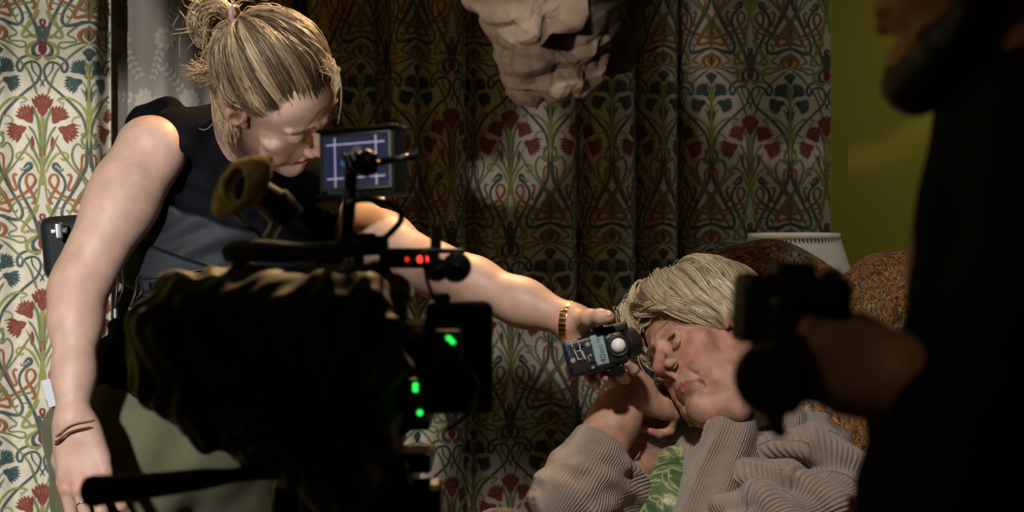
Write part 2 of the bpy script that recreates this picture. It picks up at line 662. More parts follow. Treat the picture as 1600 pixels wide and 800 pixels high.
st(c2([(640, 590), (590, 555), (500, 520), (430, 485), (370, 430), (348, 385), (365, 345), (398, 345), (412, 385),
       (400, 430), (370, 480), (352, 525), (362, 548), (378, 545)]), ORr, 4.4)
st(c2([(470, 350), (488, 338), (500, 365), (485, 410), (478, 448), (500, 450), (530, 400), (568, 300), (572, 220),
       (590, 195), (618, 215), (640, 270), (640, 320)]), ORr, 3.8)
st(c2([(636, 400), (600, 450), (560, 510), (530, 560), (522, 605), (560, 600), (600, 590), (638, 605)]), ORr, 5.0)
st(c2([(565, 60), (580, 45), (592, 55), (572, 85), (580, 120), (600, 135), (580, 150), (550, 118), (520, 140),
       (505, 200), (525, 270), (580, 350), (650, 440), (700, 500)]), LG, 3.6)
st(c1([(608, 800), (610, 900), (600, 990), (560, 1080), (500, 1190), (450, 1270), (435, 1330), (460, 1370),
       (520, 1365), (580, 1345), (640, 1335)]), TE, 5.0)
st(c2([(390, 110), (430, 180), (500, 280), (580, 380), (620, 470), (650, 560)]), LG, 3.0)
st(c2([(625, 410), (590, 460), (530, 530), (480, 640), (420, 690), (360, 760)]), LG, 2.6)
st(c2([(335, 440), (370, 500), (440, 520), (500, 555), (510, 595), (485, 610), (465, 590)]), LG, 3.0)
st(c2([(400, 620), (388, 600), (405, 580), (440, 585), (450, 605)]), LG, 2.4)
# fan above the palmette
for dx, top in ((45, 20), (80, 60), (125, 110)):
    st(c3([(1238 - dx, top - 60), (1240 - dx * .6, 160), (1242, 335)]), LG, 2.0)
st(c3([(1240, 300), (1215, 60), (1205, -50), (1238, -78)]), DR, 3.0, 'flat')
st(c3([(600, 470), (565, 400), (560, 352), (591, 342)]), DR, 3.4, 'flat')
# bulbs
st(c3([(1225, 430), (1140, 490), (1095, 560), (1130, 625), (1180, 640)]), ORr, 7, 'spin')
st(c3([(1238, 400), (1205, 470), (1185, 560), (1235, 645)]), LG, 6, 'spin')
st(c3([(1238, 470), (1239, 550), (1238, 640)]), DR, 4.5, 'spin')
st(c3([(583, 640), (583, 760), (583, 850)]), DR, 11, 'spin')


def flower(c, bx, by, tx, ty, wid, m, mc):
    """bell flower: base, tip, fan width"""
    (bx, by), (tx, ty) = c([(bx, by), (tx, ty)])
    mx_, my_ = bx * .5 + tx * .5, by * .5 + ty * .5
    bx, by, tx, ty = [q * .86 + c_ * .14 for q, c_ in ((bx, mx_), (by, my_), (tx, mx_), (ty, my_))]
    L = math.hypot(tx - bx, ty - by); a0 = math.atan2(ty - by, tx - bx); wid *= .72
    st([(bx, by), (bx + L * .3 * math.cos(a0), by + L * .3 * math.sin(a0)), (bx + L * .72 * math.cos(a0), by + L * .72 * math.sin(a0))], m, L * .42, 'spin')
    for i, k in enumerate((-1, -.62, -.3, 0, .3, .62, 1)):
        a = a0 + k * wid
        r0 = L * .25; r1 = L * (1 - .12 * abs(k))
        st([(bx + r0 * math.cos(a0 + k * wid * .3), by + r0 * math.sin(a0 + k * wid * .3)),
            (bx + (r0 + r1) / 2 * math.cos(a * .9 + a0 * .1), by + (r0 + r1) / 2 * math.sin(a * .9 + a0 * .1)),
            (bx + r1 * math.cos(a), by + r1 * math.sin(a))], m if i % 2 else mc, L * .2, 'spin')
    for k in (-.4, 0, .4):
        a = a0 + k * wid
        st([(bx + .55 * L * math.cos(a), by + .55 * L * math.sin(a)), (bx + .75 * L * math.cos(a), by + .75 * L * math.sin(a))], YG, 1.3, 'spin')


flower(c1, 622, 235, 622, 120, .75, FT, 8)
flower(c1, 606, 330, 500, 225, .8, FT, 8)
flower(c1, 585, 360, 440, 420, .8, FT, 8)
flower(c1, 303, 640, 303, 450, .72, RU, 9)
flower(c1, 368, 690, 455, 545, .8, RU, 9)
flower(c1, 400, 705, 560, 775, .85, RU, 9)

PM = [mat('curtain_linen', (0.60, 0.55, 0.46), 0.85, noise=.08, nscale=60, bump=.5, bscale=900),
      mat('thread_yellow_green', (0.26, 0.26, 0.075), 0.8, noise=.2, nscale=300),
      mat('thread_green', (0.155, 0.185, 0.075), 0.8, noise=.2, nscale=300),
      mat('thread_slate', (0.06, 0.085, 0.075), 0.8, noise=.25, nscale=300),
      mat('thread_orange', (0.28, 0.10, 0.036), 0.8, noise=.2, nscale=300),
      mat('thread_dark_red', (0.17, 0.022, 0.02), 0.8, noise=.2, nscale=300),
      mat('thread_rust', (0.20, 0.048, 0.030), 0.8, noise=.3, nscale=300),
      mat('thread_teal', (0.030, 0.060, 0.062), 0.8, noise=.3, nscale=300),
      mat('thread_dark_teal', (0.045, 0.085, 0.08), 0.8, noise=.3, nscale=300),
      mat('thread_dark_rust', (0.17, 0.035, 0.024), 0.8, noise=.3, nscale=300)]


def make_ribbons():
    out = []
    for i, (p, m, wd, prof) in enumerate(ST):
        P = np.array(p, float)
        L = np.linalg.norm(np.diff(P, axis=0), axis=1).sum()
        n = int(max(5, L / 3.6))
        C = spline(P, n)
        T = np.gradient(C, axis=0); T /= np.linalg.norm(T, axis=1, keepdims=True) + 1e-9
        N = np.stack([-T[:, 1], T[:, 0]], 1)
        t = np.linspace(0, 1, n)
        if prof == 'tap':
            k = np.minimum(1, .45 + 6 * np.minimum(t, 1 - t)) * (1 + .12 * np.sin(t * 9))
        elif prof == 'spin':
            k = np.sin(math.pi * np.clip(t, 0.02, .98)) ** .75
        else:
            k = np.ones(n)
        hw = wd * .5 * k
        for sg in (1, -1):
            A = (C - N * hw[:, None]) * [sg, 1]; B = (C + N * hw[:, None]) * [sg, 1]; M = C * [sg, 1]
            V = np.stack([A, M, B], 1).reshape(-1, 2)
            q = []
            for j in range(n - 1):
                for c in (0, 1):
                    a = 3 * j + c
                    qq = (a, a + 1, a + 4, a + 3)
                    q.append(qq if sg < 0 else qq[::-1])
            rise = np.tile([0, .0004, 0], n)
            out.append((V, np.array(q), m, i, rise))
    return out


RIB = make_ribbons()


class Cloth:
    def __init__(s, s0, s1, off, base=0.1, z0=0.03, z1=2.28, phase_px=None, phase_blue=True, tilt=None):
        s.ss = np.linspace(s0, s1, 1600)
        s.off = off(s.ss) + base
        d = np.sqrt(np.gradient(s.ss) ** 2 + np.gradient(s.off) ** 2)
        s.u = np.cumsum(d) - d[0]
        s.z0, s.z1 = z0, z1
        s.tilt = tilt

    def place(s, u, z, extra=0.0):
        S = np.interp(u, s.u, s.ss); O = np.interp(u, s.u, s.off)
        dS = np.interp(u, s.u, np.gradient(s.ss, s.u)); dO = np.interp(u, s.u, np.gradient(s.off, s.u))
        # normal = (-dO, dS)
        S = S - dO * extra; O = O + dS * extra
        return W0 + WD * S[:, None] + WN * O[:, None] + np.array([0, 0, 1.0]) * z[:, None]

    def base(s, mb, du=.006, dz=.03, th=.0015):
        us = np.arange(0, s.u[-1], du); zs = np.linspace(s.z0, s.z1, int((s.z1 - s.z0) / dz))
        UU, ZZ = np.meshgrid(us, zs, indexing='ij')
        n0, n1 = UU.shape
        A = s.place(UU.ravel(), ZZ.ravel(), 0.0); B = s.place(UU.ravel(), ZZ.ravel(), -th)
        i, j = np.meshgrid(np.arange(n0 - 1), np.arange(n1 - 1), indexing='ij')
        a = (i * n1 + j).ravel()
        q = np.stack([a, a + n1, a + n1 + 1, a + 1], 1)
        mb.addq(A, q[:, ::1]); mb.addq(B, q[:, ::-1])
        # hem edges
        N = n0 * n1
        e0 = np.arange(n1 - 1)
        V = np.vstack([A[:n1], B[:n1]]); mb.addq(V, np.stack([e0, e0 + 1, e0 + 1 + n1, e0 + n1], 1))
        V = np.vstack([A[-n1:], B[-n1:]]); mb.addq(V, np.stack([e0, e0 + n1, e0 + 1 + n1, e0 + 1], 1))

    def pattern(s, mb, u_red, z_seed):
        """u_red: u of a red axis; z_seed: height of a red seed"""
        T = 136 * U; H = VP * U * (0.405 / (VP * U))
        vs = 0.405 / VP
        i0 = int(math.floor(-u_red / T)) - 1; i1 = int(math.ceil((s.u[-1] - u_red) / T)) + 1
        j0 = int(math.floor((z_seed - s.z1) / .405)) - 1; j1 = int(math.ceil((z_seed - s.z0) / .405)) + 1
        for (V, q, m, k, rise) in RIB:
            for i in range(i0, i1 + 1):
                u = V[:, 0] * U + u_red + i * T
                if u.max() < 0.001 or u.min() > s.u[-1] - .001: continue
                oku = (u > .001) & (u < s.u[-1] - .001)
                for j in range(j0, j1 + 1):
                    z = z_seed - V[:, 1] * vs - j * .405
                    ok = oku & (z > s.z0 + .005) & (z < s.z1 - .005)
                    if not ok.any(): continue
                    P = s.place(np.clip(u, 0, s.u[-1]), z, .0007 + k * 1.2e-5 + rise)
                    qq = q[ok[q].all(1)]
                    if len(qq): mb.addq(P, qq, m)


def gaussf(px, d, w):
    c = s_of(px)
    return lambda s: -d * np.exp(-((s - c) / w) ** 2)


# left curtain
cl = Cloth(-.42, s_of(172, .12), lambda s: .008 * np.sin(s * 17 + .6) + .006 * np.sin(s * 41) + gaussf(24, .012, .02)(s)
           + .035 * (1 / (1 + np.exp((s - s_of(158)) / .004)) - 1), base=.13)
u64 = np.interp(s_of(66, .13), cl.ss, cl.u)
zseed = CZ - (77 - 400) / FPX * 3.0
mb = MB(); cl.base(mb); cl.pattern(mb, u64, zseed)
left_curtain = tag(mb.build('patterned_curtain', PM), 'cream curtain with embroidered red and blue flowers, hanging brightly lit beside the lace curtain', 'curtain')

# long curtain
folds = [(470, .075, .013), (598, .06, .022), (660, .03, .02), (735, .045, .02), (908, .045, .022), (1000, .055, .022), (1068, .06, .02), (545, .02, .02)]
def off2(s):
    o = .010 * np.sin(s * 14 + 1.2) + .004 * np.sin(s * 47)
    for p, d, wd in folds: o = o + gaussf(p, d, wd)(s)
    return o
cr = Cloth(s_of(352, .1), s_of(1288, .1), off2, base=.13)
ublue = np.interp(s_of(1229, .12), cr.ss, cr.u)
zs2 = CZ - (387 - 400) / FPX * 3.42
mb = MB(); cr.base(mb); cr.pattern(mb, ublue - 68 * U, zs2 + .405)
tag(mb.build('patterned_curtain', PM), 'wide curtain with the same embroidered flowers hanging in dark folds behind both women', 'curtain')

# lace net curtain
lace = bpy.data.materials.new('lace_net'); lace.use_nodes = True
nt = lace.node_tree; bs = nt.nodes['Principled BSDF']
bs.inputs['Base Color'].default_value = (.24, .215, .185, 1); bs.inputs['Roughness'].default_value = .9
MATS['lace_net'] = lace
mat('lace_thread', (.36, .33, .285), .9)
def lace_off(s): return .016 * np.sin(s * 38) + .006 * np.sin(s * 90 + 1) + .01 * np.sin(s * 21)
lc = Cloth(s_of(150, .05), s_of(395, .05), lace_off, base=.04, z0=.5, z1=2.22)
mb = MB(); lc.base(mb, th=.0008)
rng = np.random.default_rng(5)
def lace_rose(mb, u, z, sc, seed):
    r = np.random.default_rng(seed)
    items = []
    for k in range(9):       # petals
        a = k * 2 * math.pi / 9; items.append(((0, 0), a, .016, .011, .006))
    for k in range(5):
        a = k * 2 * math.pi / 5 + .3; items.append(((0, 0), a, .007, .008, .0))
    ang = r.random() * 6
    for k in range(10):      # leaf sprays
        a = ang + (k // 5) * math.pi; d = .024 + (k % 5) * .011
        cx, cz = d * math.cos(a), d * math.sin(a)
        for sg in (-1, 1):
            items.append(((cx, cz), a + sg * 1.0, .012, .007, .0))
    for (c, a, L, wd, r0) in items:
        t = np.linspace(0, 1, 6)
        x = c[0] + (r0 + t * L) * math.cos(a); y = c[1] + (r0 + t * L) * math.sin(a)
        hw = wd * .5 * np.sin(math.pi * np.clip(t, .05, .95))
        nx, ny = -math.sin(a), math.cos(a)
        P = np.stack([np.stack([x - nx * hw, y - ny * hw], 1), np.stack([x + nx * hw, y + ny * hw], 1)], 1).reshape(-1, 2) * sc
        q = np.array([(2 * j, 2 * j + 1, 2 * j + 3, 2 * j + 2) for j in range(5)])
        uu, zz = u + P[:, 0], z + P[:, 1]
        ok = (uu > 0.002) & (uu < lc.u[-1] - .002) & (zz > lc.z0) & (zz < lc.z1)
        if ok.all(): mb.addq(lc.place(uu, zz, .0014), q[:, ::-1], 1)
for i in range(9):
    for j in range(13):
        lace_rose(mb, i * .115 + (j % 2) * .057, .55 + j * .13, 1.25, i * 31 + j)
tag(mb.build('lace_curtain', [lace, MATS['lace_thread']]), 'grey net curtain woven with pale roses, hanging at the window behind the ponytail', 'curtain')

b = MB(); b.cyl(wp(-.5, .1, 2.31), wp(s_of(1330), .1, 2.31), .014)
for s_ in (-.45, s_of(340), s_of(1320)):
    b.cyl(wp(s_, 0.0, 2.31), wp(s_, .1, 2.31), .008)
pole = tag(b.build('curtain_pole', MATS['wood']), 'dark wooden pole on brackets carrying the patterned curtains', 'curtain pole')

# ---------------------------------------------------------------- people: materials
def skin(name, ramp, sss=.12, blot=.12, rough=.5, wr=.25):
    m = mat(name, ramp[0][1], rough, attr='tint', ramp=ramp, noise=blot, nscale=38, bump=wr, bscale=420, sss=sss, spec=.4, bdist=.0012)
    return m


skin('skin_young', [(0, (.55, .36, .29)), (.35, (.52, .24, .18)), (.7, (.34, .085, .07)), (1, (.12, .065, .04))])
skin('skin_old', [(0, (.47, .265, .195)), (.35, (.43, .155, .115)), (.7, (.30, .085, .07)), (1, (.20, .10, .07))], blot=.28, wr=1.0)
skin('skin_man', [(0, (.42, .24, .16)), (.35, (.40, .18, .13)), (.7, (.30, .08, .06)), (1, (.10, .05, .03))])
mat('nail', (.62, .38, .32), .3, spec=.6)
mat('eye_white', (.42, .36, .33), .15)
mat('iris', (.02, .015, .012), .08)
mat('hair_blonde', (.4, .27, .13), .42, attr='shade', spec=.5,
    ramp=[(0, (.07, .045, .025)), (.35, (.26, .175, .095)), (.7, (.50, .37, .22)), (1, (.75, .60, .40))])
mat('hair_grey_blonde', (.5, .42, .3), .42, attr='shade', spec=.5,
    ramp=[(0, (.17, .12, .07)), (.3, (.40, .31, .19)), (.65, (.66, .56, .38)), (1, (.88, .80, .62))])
mat('hair_dark', (.012, .009, .007), .5)
mat('top_cloth', (.004, .0045, .0065), .95, bump=.9, bscale=110, bdist=.002, spec=.06)
mat('bag_cloth', (.008, .0115, .017), .55, bump=.5, bscale=900, spec=.25)
mat('khaki', (.115, .12, .065), .85, noise=.12, nscale=30, bump=.5, bscale=700, sheen=.1)
mat('paper_white', (.6, .65, .72), .7)


def head_field(old=False, male=False, h=.0014):
    f = Field((-.105, -.125, -.20), (.105, .135, .15), h)
    k = .02
    f.ell((0, -.012, .050), (.073, .090, .074), k=0)
    f.ell((0, .036, .048), (.060, .050, .055), k=.02)
    f.ell((0, .028, -.02), (.058, .054, .072), k=.03)
    f.ell((0, -.04, -.01), (.058, .05, .06), k=.03)
    for s in (-1, 1):
        f.cone((s * .052, .0, -.04), (s * .036, .045, -.085), .014, .014, .022)
        f.cone((s * .036, .045, -.085), (0, .070, -.098), .014, .016, .02)
        f.ell((s * .046, .054, -.012), (.020, .018, .016), k=.018)       # cheekbone
        f.ell((s * .034, .056, -.045), (.024, .024, .028), k=.02)        # cheek
    f.ell((0, .074, -.100), (.019, .016, .016), k=.016)                  # chin
    f.ell((0, .072, -.056), (.028, .019, .026), k=.014)                  # muzzle
    for s in (-1, 1):
        f.cone((s * .010, .0855, .032), (s * .046, .070, .035), .0075, .006, .012)   # brow
    for s in (-1, 1):                                                     # sockets
        f.ell((s * .031, .094, .014), (.0175, .0155, .0115), k=.012, op='sub')
        f.ell((s * .014, .094, .012), (.007, .010, .012), k=.008, op='sub')
    # nose
    f.cone((0, .084, .024), (0, .1005, -.004), .0070, .0078, .010)
    f.cone((0, .1005, -.004), (0, .109, -.019), .0078, .0112 if old else .0095, .006)
    for s in (-1, 1):
        n_ = 1.22 if old else 1.0
        f.ell((s * .0125 * n_, .098, -.0245), (.0075 * n_, .0105 * n_, .0075 * n_), k=.006)
        f.ell((s * (.0105 if old else .0080), .1020, -.0335), ((.0050, .0066, .0072) if old else (.0042, .0062, .0056)), k=.002, op='sub')
    f.cone((0, .098, -.030), (0, .090, -.040), .005, .004, .006)
    # eyelids
    er = .0122
    for s in (-1, 1):
        c = np.array((s * .031, .0715, .0125))
        f.ell(c, (er + .0022,) * 3, k=.004)
        if not male:
            # slit: woman nearly closed (looking down); old woman half open
            if old:
                f.cone(c + (-.0085, .0125, -.0012), c + (.0085, .0125, -.0022), .0022, .0022, .001, 'sub')
                f.cone(c + (-.0060, .0138, -.0008), c + (.0060, .0138, -.0008), .0028, .0030, .0015, 'sub')
            else:
                f.cone(c + (-.009, .0120, -.0070), c + (.009, .0120, -.0070), .0010, .0010, .001, 'sub')
        # crease above the lid
        f.chain([c + (-.013, .0095, .0060), c + (0, .0150, .0090), c + (.013, .0095, .0055)], [.001] * 3, .002, 'sub')
    # lips
    lw = .026 if old else .023
    lr = .45 if old else 1.0
    dz = -.0055 if old else 0.0
    f.chain([(-lw, .0785, -.062 + dz), (-.008, .0895, -.0570), (0, .0900, -.0585), (.008, .0895, -.0570), (lw, .0785, -.062 + dz)],
            [.0020, .0042 * lr, .0040 * lr, .0042 * lr, .0020], .004)
    f.chain([(-lw * .9, .0785, -.0645 + dz), (0, .0900, -.0680), (lw * .9, .0785, -.0645 + dz)], [.0020, (.0058 if not old else .0018), .0020], .004)
    if old:
        f.chain([(-.030, .0775, -.0750), (-.020, .0875, -.0665), (-.008, .0950, -.0628), (0, .0960, -.0632), (.008, .0950, -.0628), (.020, .0875, -.0665), (.030, .0775, -.0750)],
                [.0020, .0026, .0028, .0028, .0028, .0026, .0020], .0022, 'sub')
    else:
        f.chain([(-lw - .001, .0815, -.0635), (-.010, .0945, -.0623), (0, .0965, -.0630), (.010, .0945, -.0623), (lw + .001, .0815, -.0635)], [.0016] * 5, .0022, 'sub')
    f.ell((0, .088, -.0795), (.016, .006, .0045), k=.006, op='sub')
    # ears
    R = np.array([[1, 0, 0], [0, .93, .36], [0, -.36, .93]])
    for s in (-1, 1):
        f.ell((s * .0745, -.008, .004), (.0065, .0165, .030), R, k=.006)
        f.ell((s * .0815, -.004, .006), (.0045, .0095, .019), R, k=.002, op='sub')
        f.ell((s * .0735, -.001, -.024), (.0055, .008, .009), k=.005)
        f.ell((s * .072, .010, -.002), (.005, .004, .008), k=.004)
    if old:
        for s in (-1, 1):
            f.ell((s * .044, .040, -.078), (.022, .030, .026), k=.018)     # jowl
            f.ell((s * .026, .066, -.088), (.013, .014, .013), k=.012)
            f.chain([(s * .015, .0985, -.026), (s * .0255, .088, -.042), (s * .033, .078, -.064)], [.0018, .002, .0014], .006, 'sub')  # nasolabial
            f.chain([(s * .0265, .082, -.068), (s * .031, .076, -.082), (s * .033, .071, -.096)], [.0016, .0024, .0016], .006, 'sub')  # marionette
            f.chain([(s * .018, .0865, .000), (s * .031, .0865, -.0055), (s * .044, .078, .001)], [.0012] * 3, .004, 'sub')  # eye bag
            f.ell((s * .031, .083, -.001), (.012, .005, .005), k=.005)
            for q in (0, 1, 2):
                f.cone((s * .050, .073, .010 + q * .004), (s * .060, .062, .006 + q * .008), .0007, .0005, .002, 'sub')
        for zz in (.056, .066, .077):
            f.chain([(-.035, .0835, zz), (0, .0925, zz + .003), (.035, .0835, zz)], [.0007] * 3, .0025, 'sub')
        for s in (-1, 1):
            f.cone((s * .005, .096, .034), (s * .004, .094, .046), .0009, .0006, .0025, 'sub')
        f.ell((0, .045, -.112), (.040, .034, .022), k=.02)                 # double chin
    return f


def tint_of(V, old=False):
    """0 skin, .35 flushed, .7 lips, 1 brow"""
    t = np.zeros(len(V))
    def blob(c, r, a):
        d = ((V - c) / r) ** 2
        return a * np.exp(-d.sum(1))
    for s in (-1, 1):
        t += blob((s * .043, .06, -.03), (.02, .03, .02), .30 if old else .25)
        t += blob((s * .075, -.005, 0), (.02, .03, .04), .25)
        t += blob((s * .031, .085, .003), (.014, .02, .008), .15)
    t += blob((0, .11, -.02), (.016, .016, .016), .38 if old else .3)
    dz = -.0055 if old else 0
    x = V[:, 0]
    zc = -.0625 + dz * (np.abs(x) / .023) ** 2
    hh = .0078 * np.clip(1 - (x / .0245) ** 2, 0, 1) ** .5
    lip = (np.abs(V[:, 2] - zc) < hh) & (V[:, 1] > .072)
    t[lip] = .62 if not old else .40
    bz = .036 - .012 * np.clip((np.abs(x) - .035) / .02, 0, 1) + .002
    brow = (np.abs(V[:, 2] - bz) < .0033) & (np.abs(x) > .012) & (np.abs(x) < .05) & (V[:, 1] > .055)
    t[brow] = (.75 if not old else .2)
    return np.clip(t, 0, 1)


def hand_chain(f, M, pose, r=.0085, thumb=None, k=.004, palm=True, side=1, S=1.0):
    """hand in frame M: +y to the fingers, +x to the thumb side (side=1), +z back of the hand.
    pose: 4 lists of (bend1, bend2, bend3) degrees towards the palm, index first, plus spread"""
    def T(p): return xf(M, np.array(p) * np.array([side, 1, 1]) * S)
    kn = [(.029, .090, .002), (.010, .095, .004), (-.010, .090, .003), (-.029, .081, -.001)]
    lens = [(.042, .025, .020), (.046, .029, .022), (.043, .027, .021), (.034, .020, .018)]
    tips = []
    if palm:
        for i, (x, y, z) in enumerate(kn):
            f.cone(T((x * .55, .008, -.004)), T((x, y, z - .004)), .0155 * S, .0108 * S, .012)
        f.cone(T((.010, .02, -.014)), T((.026, .055, -.016)), .014 * S, .012 * S, .012)
        f.cone(T((-.018, .02, -.012)), T((-.025, .06, -.012)), .013 * S, .011 * S, .012)
    for i, (x, y, z) in enumerate(kn):
        b = pose[i]
        p = np.array((x, y, z - .002)); sp = math.radians(b[3]) if len(b) > 3 else 0
        a = 0
        pts = [p]; L = lens[i]
        for j in range(3):
            a += math.radians(b[j])
            d = np.array((math.sin(sp) * math.cos(a), math.cos(sp) * math.cos(a), -math.sin(a)))
            p = p + d * L[j]; pts.append(p)
        rr = [r * 1.05, r * .98, r * .88, r * .72]
        if i == 3: rr = [q * .88 for q in rr]
        f.chain([T(q) for q in pts], [q * S for q in rr], .0035)
        for j in (0, 1, 2):
            f.ell(T(pts[j] + (0, 0, .002)), (rr[j] * S * .95,) * 3, k=.003)
        tips.append((T(pts[-1]), T(pts[-2]), d))
    th = thumb or [(.020, .012, -.010), (.046, .042, -.014), (.060, .070, -.012), (.066, .096, -.008)]
    f.chain([T(q) for q in th], [.0165 * S, .0125 * S, .0108 * S, .0088 * S], .008)
    return tips, [T(q) for q in th]


def add_nail(mb, tip, prev, back, S=1.0, r=.0065):
    """small nail plate near the finger tip"""
    d = nrm(np.array(tip) - prev)
    M = frame(y=d, z=back, o=np.array(tip) + d * .001)
    mb.ell(M, (.0050 * S, .0062 * S, .0016 * S), 12, 0, (0, 0, r * S * .92))


def strands(mb, curves, r0=.0006, sides=3, npts=14, shade=None, rng=None, taper=.35):
    """many thin hair strands in one mesh; curves list of (k,3)"""
    n = len(curves)
    C = np.stack(curves)                       # n, k, 3
    k = C.shape[1]
    T = np.gradient(C, axis=1); T /= np.linalg.norm(T, axis=2, keepdims=True) + 1e-9
    up = np.array([.31, .52, .79]); N = np.cross(T, up); N /= np.linalg.norm(N, axis=2, keepdims=True) + 1e-9
    B = np.cross(T, N)
    t = np.linspace(0, 1, k)
    rad = r0 * (1 - (1 - taper) * t ** 2)
    V = []
    for j in range(sides):
        a = 2 * math.pi * j / sides
        V.append(C + (N * math.cos(a) + B * math.sin(a)) * rad[None, :, None])
    V = np.stack(V, 2).reshape(-1, 3)          # n,k,sides
    i = np.arange(n)[:, None, None] * k * sides + np.arange(k - 1)[None, :, None] * sides
    j = np.arange(sides)[None, None, :]; j2 = (j + 1) % sides
    q = np.stack([i + j, i + j2, i + sides + j2, i + sides + j], -1).reshape(-1, 4)
    mb.addq(V, q)
    return np.repeat(shade, k * sides)


def skull_r(d):
    """distance from (0,-.012,.04) to the scalp along unit directions d (n,3)"""
    c = np.array((0, -.012, .04))
    def el(c2, r):
        o = (c - np.array(c2)) / r; dd = d / r
        a = (dd ** 2).sum(-1); b = 2 * (dd * o).sum(-1); cc = (o ** 2).sum(-1) - 1
        return (-b + np.sqrt(np.maximum(b * b - 4 * a * cc, 0))) / (2 * a)
    r1 = el((0, -.012, .050), np.array((.073, .090, .074)))
    r2 = el((0, .036, .048), np.array((.060, .050, .055)))
    r3 = el((0, -.04, -.01), np.array((.058, .05, .06)))
    return np.maximum(np.maximum(r1, r2), r3 * .98)


HC = np.array((0, -.012, .04))


def slerp(a, b, t):
    w_ = math.acos(max(-1, min(1, float(a @ b)))) + 1e-6
    return (np.sin((1 - t) * w_)[:, None] * a + np.sin(t * w_)[:, None] * b) / math.sin(w_)


def finish_body(name, parent, parts, material, extra_mats=()):
    """parts: list of (V, Q, tint)"""
    mb = MB(); tint = []
    for V, Q, t in parts:
        mb.addq(V, Q); tint.append(t)
    return mb.build(name, [material, *extra_mats], parent, {'tint': np.concatenate(tint)})


def shell(f, name, parent, material, attrs=None, smooth_noise=None):
    V, Q = f.mesh()
    if smooth_noise: V = V + smooth_noise(V)
    mb = MB(); mb.addq(V, Q)
    return mb.build(name, material, parent, attrs(V) if attrs else None)

# ================================================================ STANDING WOMAN
wr_ = np.array([[-.579, .727, .368], [-.594, -.068, -.801], [-.558, -.683, .472]])
HM1 = frame(y=wr_[:, 1], z=wr_[:, 2], o=(-.353, 2.1, 1.485))
HM1[:3, :3] *= .965
woman = thing('person', 'standing woman with messy blonde bun, black sleeveless top and khaki trousers, leaning and reaching out', 'person', (-.5, 2.25, 0))


def to_local(M, p): return np.linalg.solve(M[:3, :3], np.asarray(p, float) - M[:3, 3])


f = head_field()
NB1 = W(385, 258, 2.26)
nl = to_local(HM1, NB1)
# enlarge grid for the neck
g = head_field.__globals__
lo = np.minimum(f.lo, nl - .06); hi = np.maximum(f.lo + f.h * (f.n - 1), nl + .06)
F2 = Field(lo, hi, f.h)
i0 = np.round((f.lo - F2.lo) / f.h).astype(int)
i0 = np.clip(i0, 0, F2.n - f.n)
F2.F[i0[0]:i0[0] + f.n[0], i0[1]:i0[1] + f.n[1], i0[2]:i0[2] + f.n[2]] = f.F
shift = F2.lo + i0 * f.h - f.lo
F2.lo = F2.lo - shift; F2.ax = [a - s_ for a, s_ in zip(F2.ax, shift.astype(np.float32))]
F2.chain([(0, -.022, -.03), (0, -.03, -.07), nl], [.052, .050, .058], .03)
for s_ in (-1, 1):
    F2.cone((s_ * .055, -.02, -.045), nl + np.array((s_ * .012, .05, -.01)), .012, .012, .02)
V, Q = F2.mesh()
parts = [(xf(HM1, V), Q, tint_of(V))]

# right arm (hangs down at picture left)
S1, E1, R1 = W(236, 236, 2.15), W(120, 454, 2.07), W(114, 655, 2.0)
f = Field(np.min([S1, E1, R1], 0) - (.09, .09, .30), np.max([S1, E1, R1], 0) + (.11, .10, .08), .0019)
f.chain([S1, S1 * .6 + E1 * .4, E1 * .85 + S1 * .15, E1], [.054, .046, .0365, .0345], .03)
f.chain([E1, E1 * .75 + R1 * .25, E1 * .35 + R1 * .65, R1], [.0345, .0330, .0255, .0232], .03)
f.cone(S1 * .75 + E1 * .25 + (-.010, -.01, 0), S1 * .35 + E1 * .65 + (0, -.012, 0), .040, .034, .03)
f.ell(E1 + (-.004, .02, .0), (.024, .024, .03), k=.02)
hd = nrm(W(134, 760, 1.985) - R1)
HR = frame(y=hd, z=(-.12, -.98, .0), o=R1 + hd * .0)
# thumb towards picture right
f.chain([R1, xf(HR, (0, .02, -.003))], [.0235, .023], .012)
tipsR, thR = hand_chain(f, HR, [(18, 16, 10, 6), (14, 18, 12, 2), (12, 18, 12, -3), (12, 18, 12, -9)], S=1.02,
                        thumb=[(.018, .018, -.008), (.036, .050, -.018), (.042, .080, -.030), (.040, .106, -.040)])
V, Q = f.mesh()
tr = np.zeros(len(V))
for tp in tipsR: tr += .3 * np.exp(-((V - tp[0]) ** 2).sum(1) / .018 ** 2)
for kx in (.029, .010, -.010, -.029): tr += .25 * np.exp(-((V - xf(HR, (kx, .09, .01))) ** 2).sum(1) / .012 ** 2)
tr += .18 * np.exp(-((V - E1) ** 2).sum(1) / .04 ** 2)
parts.append((V, Q, np.clip(tr, 0, .5)))

# left arm reaching to picture right
S2, E2, R2 = W(528, 338, 2.36), W(680, 422, 2.16), W(893, 502, 2.08)
f = Field(np.min([S2, E2, R2], 0) - (.08, .12, .12), np.max([S2, E2, R2], 0) + (.14, .08, .08), .0018)
f.chain([S2, S2 * .5 + E2 * .5, E2], [.050, .043, .0370], .03)
f.chain([E2, E2 * .72 + R2 * .28, E2 * .35 + R2 * .65, R2], [.0370, .0365, .0310, .0245], .03)
mdir = nrm(W(958, 519, 2.04) - W(884, 535 + 5, 2.04))     # long axis of the meter
# hand: fingers run across behind the meter, thumb on top edge
LM = frame(x=nrm((.97, -.05, .24)), y=nrm((.25, .02, -.97)), o=(0, 0, 0))
MC = W(938, 546, 2.035)                                    # centre of the meter body
pd = nrm((.60, .22, -.76))
HL = frame(y=pd, z=(-.10, .97, .22), o=R2 + np.array((.002, .004, 0)))
f.chain([R2, xf(HL, (0, .025, 0))], [.0255, .024], .012)
